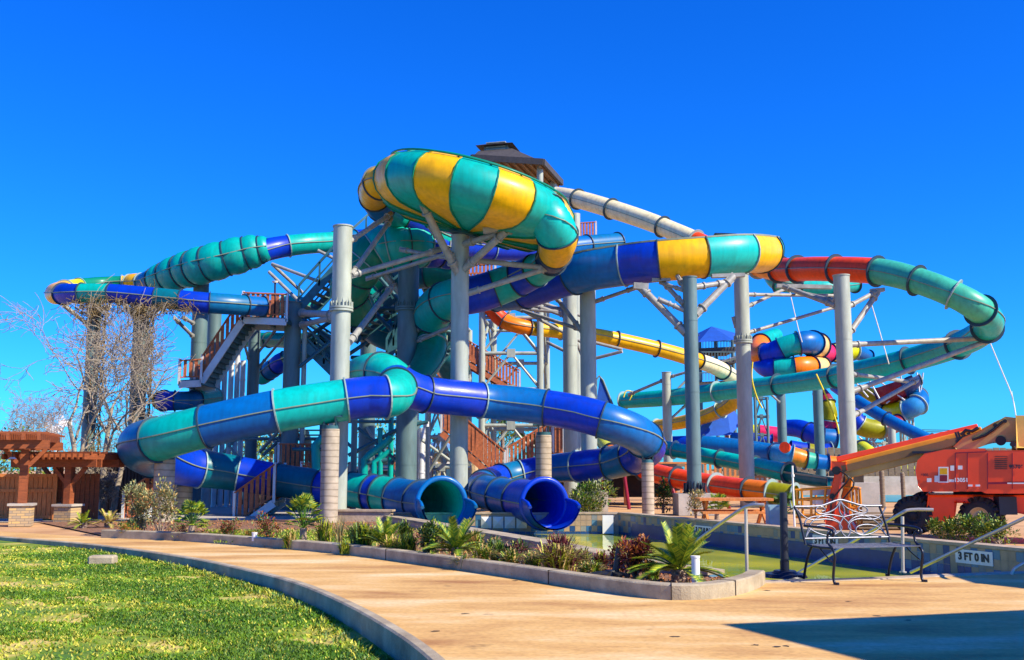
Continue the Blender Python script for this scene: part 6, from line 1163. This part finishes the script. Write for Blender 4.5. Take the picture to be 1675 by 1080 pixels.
# lawn blades: one mass
def pin(x, y, poly):
    c_ = False; n = len(poly)
    for i in range(n):
        a_, b_ = poly[i], poly[(i + 1) % n]
        if (a_.y > y) != (b_.y > y) and x < (b_.x - a_.x) * (y - a_.y) / (b_.y - a_.y) + a_.x: c_ = not c_
    return c_
def lawn_grass():
    R = random.Random(99); b = B(); vs = []; fs = []; mi = []
    ex = [(e.x, e.y) for e in edge]
    def inside(x, y):       # left of the kerb line
        for i in range(len(ex) - 1):
            (x0, y0), (x1, y1) = ex[i], ex[i + 1]
            if min(y0, y1) <= y <= max(y0, y1): return x < x0 + (x1 - x0) * (y - y0) / (y1 - y0 + 1e-9) - .04
        return False
    n = 0; tries = 0
    while n < 125000 and tries < 500000:
        tries += 1; dpt = 7.0 + (R.random() ** 1.5) * 14; px = R.uniform(-40, 720); X = (px - 837.5) / F * dpt * 1.02
        if not inside(X, dpt): continue
        s_ = math.sin(X * 1.7 + dpt * .9) + math.sin(X * .7 - dpt * 2.1) + math.sin(X * 3.3 + dpt * 3.7) * .6
        s2 = math.sin(X * 5.1 + 1.3) * math.sin(dpt * 6.3 + X * 2) + .6 * math.sin(X * 11 + dpt * 3) * math.sin(dpt * 9 - X * 4)
        if s_ + s2 > .55 and R.random() < .9: continue
        n += 1; a = R.uniform(0, 2 * pi); h = R.uniform(.014, .036) * (1.3 if R.random() < .1 else 1); w_ = R.uniform(.004, .009) * (1 + dpt / 12); z = lawn_z(dpt) - .02; o = len(vs); lx = R.gauss(0, .02); ly = R.gauss(0, .02)
        vs += [(X - cos(a) * w_, dpt - sin(a) * w_, z), (X + cos(a) * w_, dpt + sin(a) * w_, z), (X + lx, dpt + ly, z + h)]; fs.append((o, o + 1, o + 2)); q_ = .06 + .5 * max(0, min(1, (s_ + .2) / 1.6)); mi.append(1 if R.random() < q_ else (2 if R.random() < .25 + .5 * max(0, min(1, (-s_ + .2) / 1.2)) else 0))
    b.v = vs; b.f = fs; b.m = mi; b.s = [False] * len(fs)
    for m_, c_ in (('blade_green', (.15, .27, .004)), ('blade_straw', (.50, .46, .05)), ('blade_deep', (.05, .14, .003))): mat(m_, c_, .6, 0, .3, 2)
    tag(b.build('lawn_grass', ['blade_green', 'blade_straw', 'blade_deep']), kind='stuff')
    b = B()      # weeds along the kerb foot
    for k in range(420):
        i = R.randrange(8, len(edge) - 3); p = edge[i].lerp(edge[i + 1], R.random()); p = p + Vector((-.18 - abs(R.gauss(0, .12)), -.05, 0)); z = lawn_z(p.y) - .02
        for j in range(5): a = R.uniform(0, 2 * pi); leafm(b, Vector((p.x, p.y, z)), Vector((cos(a), sin(a), R.uniform(.8, 2.5))), R.uniform(.04, .15), .014, R.choice((0, 0, 2, 1)), R, .25)
    tag(b.build('kerb_weeds', ['leaf', 'blade_straw', 'leaf_y']), kind='stuff')
    # clover tufts on lawn verge and green strip
    b = B()
    for k in range(5000):
        p = G(R.uniform(350, 635), R.uniform(868, 889), .03); a = R.uniform(0, 6.28); leafm(b, p, Vector((cos(a), sin(a), 1.6)), R.uniform(.04, .10), .02, R.randrange(3), R, .2)
    tag(b.build('strip_grass', ['leaf', 'leaf_y', 'blade_green']), kind='stuff')
    b = B()      # mulch chips
    for k in range(6000):
        p = G(R.uniform(180, 1200), R.uniform(850, 960), .026)
        i = min(range(0, len(curb_o), 2), key=lambda q: (curb_o[q] - p).length); 
        if (curb_o[i] - p).length < .24 or not pin(p.x, p.y, bedpts): continue
        j = min(i + 1, len(curb_o) - 1); d = curb_o[j] - curb_o[max(i - 1, 0)]
        if d.x * (p.y - curb_o[i].y) - d.y * (p.x - curb_o[i].x) < 0: continue
        b.box(p, (R.uniform(.02, .07), R.uniform(.01, .03), .015), R.uniform(0, 3), R.randrange(2))
    tag(b.build('mulch_chips', ['mulch', 'wood_tan']), kind='stuff')
lawn_grass()
tuft('dense green strappy clump between the lime clump and the dark shrub', 665, 914, 40, 40, ['leaf', 'leaf_y', 'leaf_d'], 110, n=130)
tuft('low straw coloured clump between middle palm and kerb', 760, 932, 44, 22, ['straw', 'leaf_y', 'leaf'], 111, n=100)
tuft('green strappy clump behind the straw tipped clump', 812, 926, 44, 36, ['leaf', 'leaf_y', 'leaf_d'], 112, n=120, off=.6)
tuft('mid green clump left of the cream streaked blades', 872, 938, 46, 34, ['leaf', 'straw', 'leaf_y'], 113, n=130)
sp('dark leafy ground plant in front of the retaining wall', 725, 908, 40, 30, ['leaf_d', 'leaf', 'leaf_y'], 114, n=700, ls=.06, off=.6)
tuft('pale green clump at the foot of the fan palm', 470, 898, 34, 28, ['leaf_y', 'leaf', 'straw'], 115, n=90)
sp('small rusty shrub between the green strip and the fan palm', 402, 886, 20, 12, ['leaf_o', 'leaf_y'], 116, n=200, ls=.05)
sp('low rusty ground cover left of the silvery shrubs', 206, 880, 30, 18, ['leaf_o', 'leaf', 'leaf_y'], 117, n=350, ls=.06)

def litter():
    R = random.Random(321); b = B()
    for k in range(16000):
        px = R.uniform(180, 1200); p = G(px, R.uniform(852, 962), .03)
        if not pin(p.x, p.y, bedpts) or min((curb_o[q] - p).length for q in range(0, len(curb_o), 3)) < .25: continue
        if math.sin(p.x * 2.3) + math.sin(p.y * 1.9 + p.x) < -.3: continue
        a_ = R.uniform(0, 2 * pi); t_ = R.random()
        leafm(b, p, Vector((cos(a_), sin(a_), R.uniform(.1, 2.2))), R.uniform(.05, .17), R.uniform(.008, .03), 0 if t_ < .35 else (1 if t_ < .6 else (2 if t_ < .8 else 3)), R, .3)
    tag(b.build('bed_ground_cover', ['straw', 'leaf', 'leaf_y', 'leaf_o']), kind='stuff')
litter()

for i, (x, y, w_, h_, ms, l) in enumerate(((660, 888, 40, 36, ['leaf', 'leaf_d', 'leaf_y'], 'dark strappy clump leaning on the pool wall before the left slide mouth'), (700, 892, 44, 34, ['leaf_y', 'leaf', 'straw'], 'lime strappy clump against the pool wall below the left slide mouth'), (735, 898, 40, 32, ['leaf', 'leaf_y', 'leaf_d'], 'green clump behind the middle palm by the pool wall'), (775, 902, 44, 34, ['leaf_y', 'straw', 'leaf'], 'yellow tipped clump by the pool wall between the slide mouths'), (808, 908, 40, 30, ['leaf', 'straw', 'leaf_d'], 'mixed green and straw clump by the pool wall'), (848, 916, 44, 32, ['leaf_y', 'leaf', 'leaf_p'], 'streaked clump by the pool wall below the right slide mouth'),
    (890, 922, 40, 30, ['leaf_p', 'leaf_r', 'leaf'], 'dark red clump by the pool wall left of the big red one'), (955, 934, 46, 36, ['leaf_y', 'leaf', 'straw'], 'cream and green clump between the big red one and the bronze shrub'), (985, 938, 40, 34, ['leaf_p', 'leaf_y', 'leaf_r'], 'mixed red and yellow clump left of the bronze shrub'), (1070, 950, 36, 30, ['leaf_y', 'straw', 'leaf'], 'low dry clump between bronze shrub and sago palm'), (585, 884, 44, 30, ['leaf', 'leaf_y', 'straw'], 'green clump at the foot of the short retaining wall'), (620, 888, 40, 30, ['leaf_y', 'leaf', 'leaf_s'], 'pale green clump along the short retaining wall'))):
    tuft(l, x, y, w_, h_, ms, 200 + i, n=110)
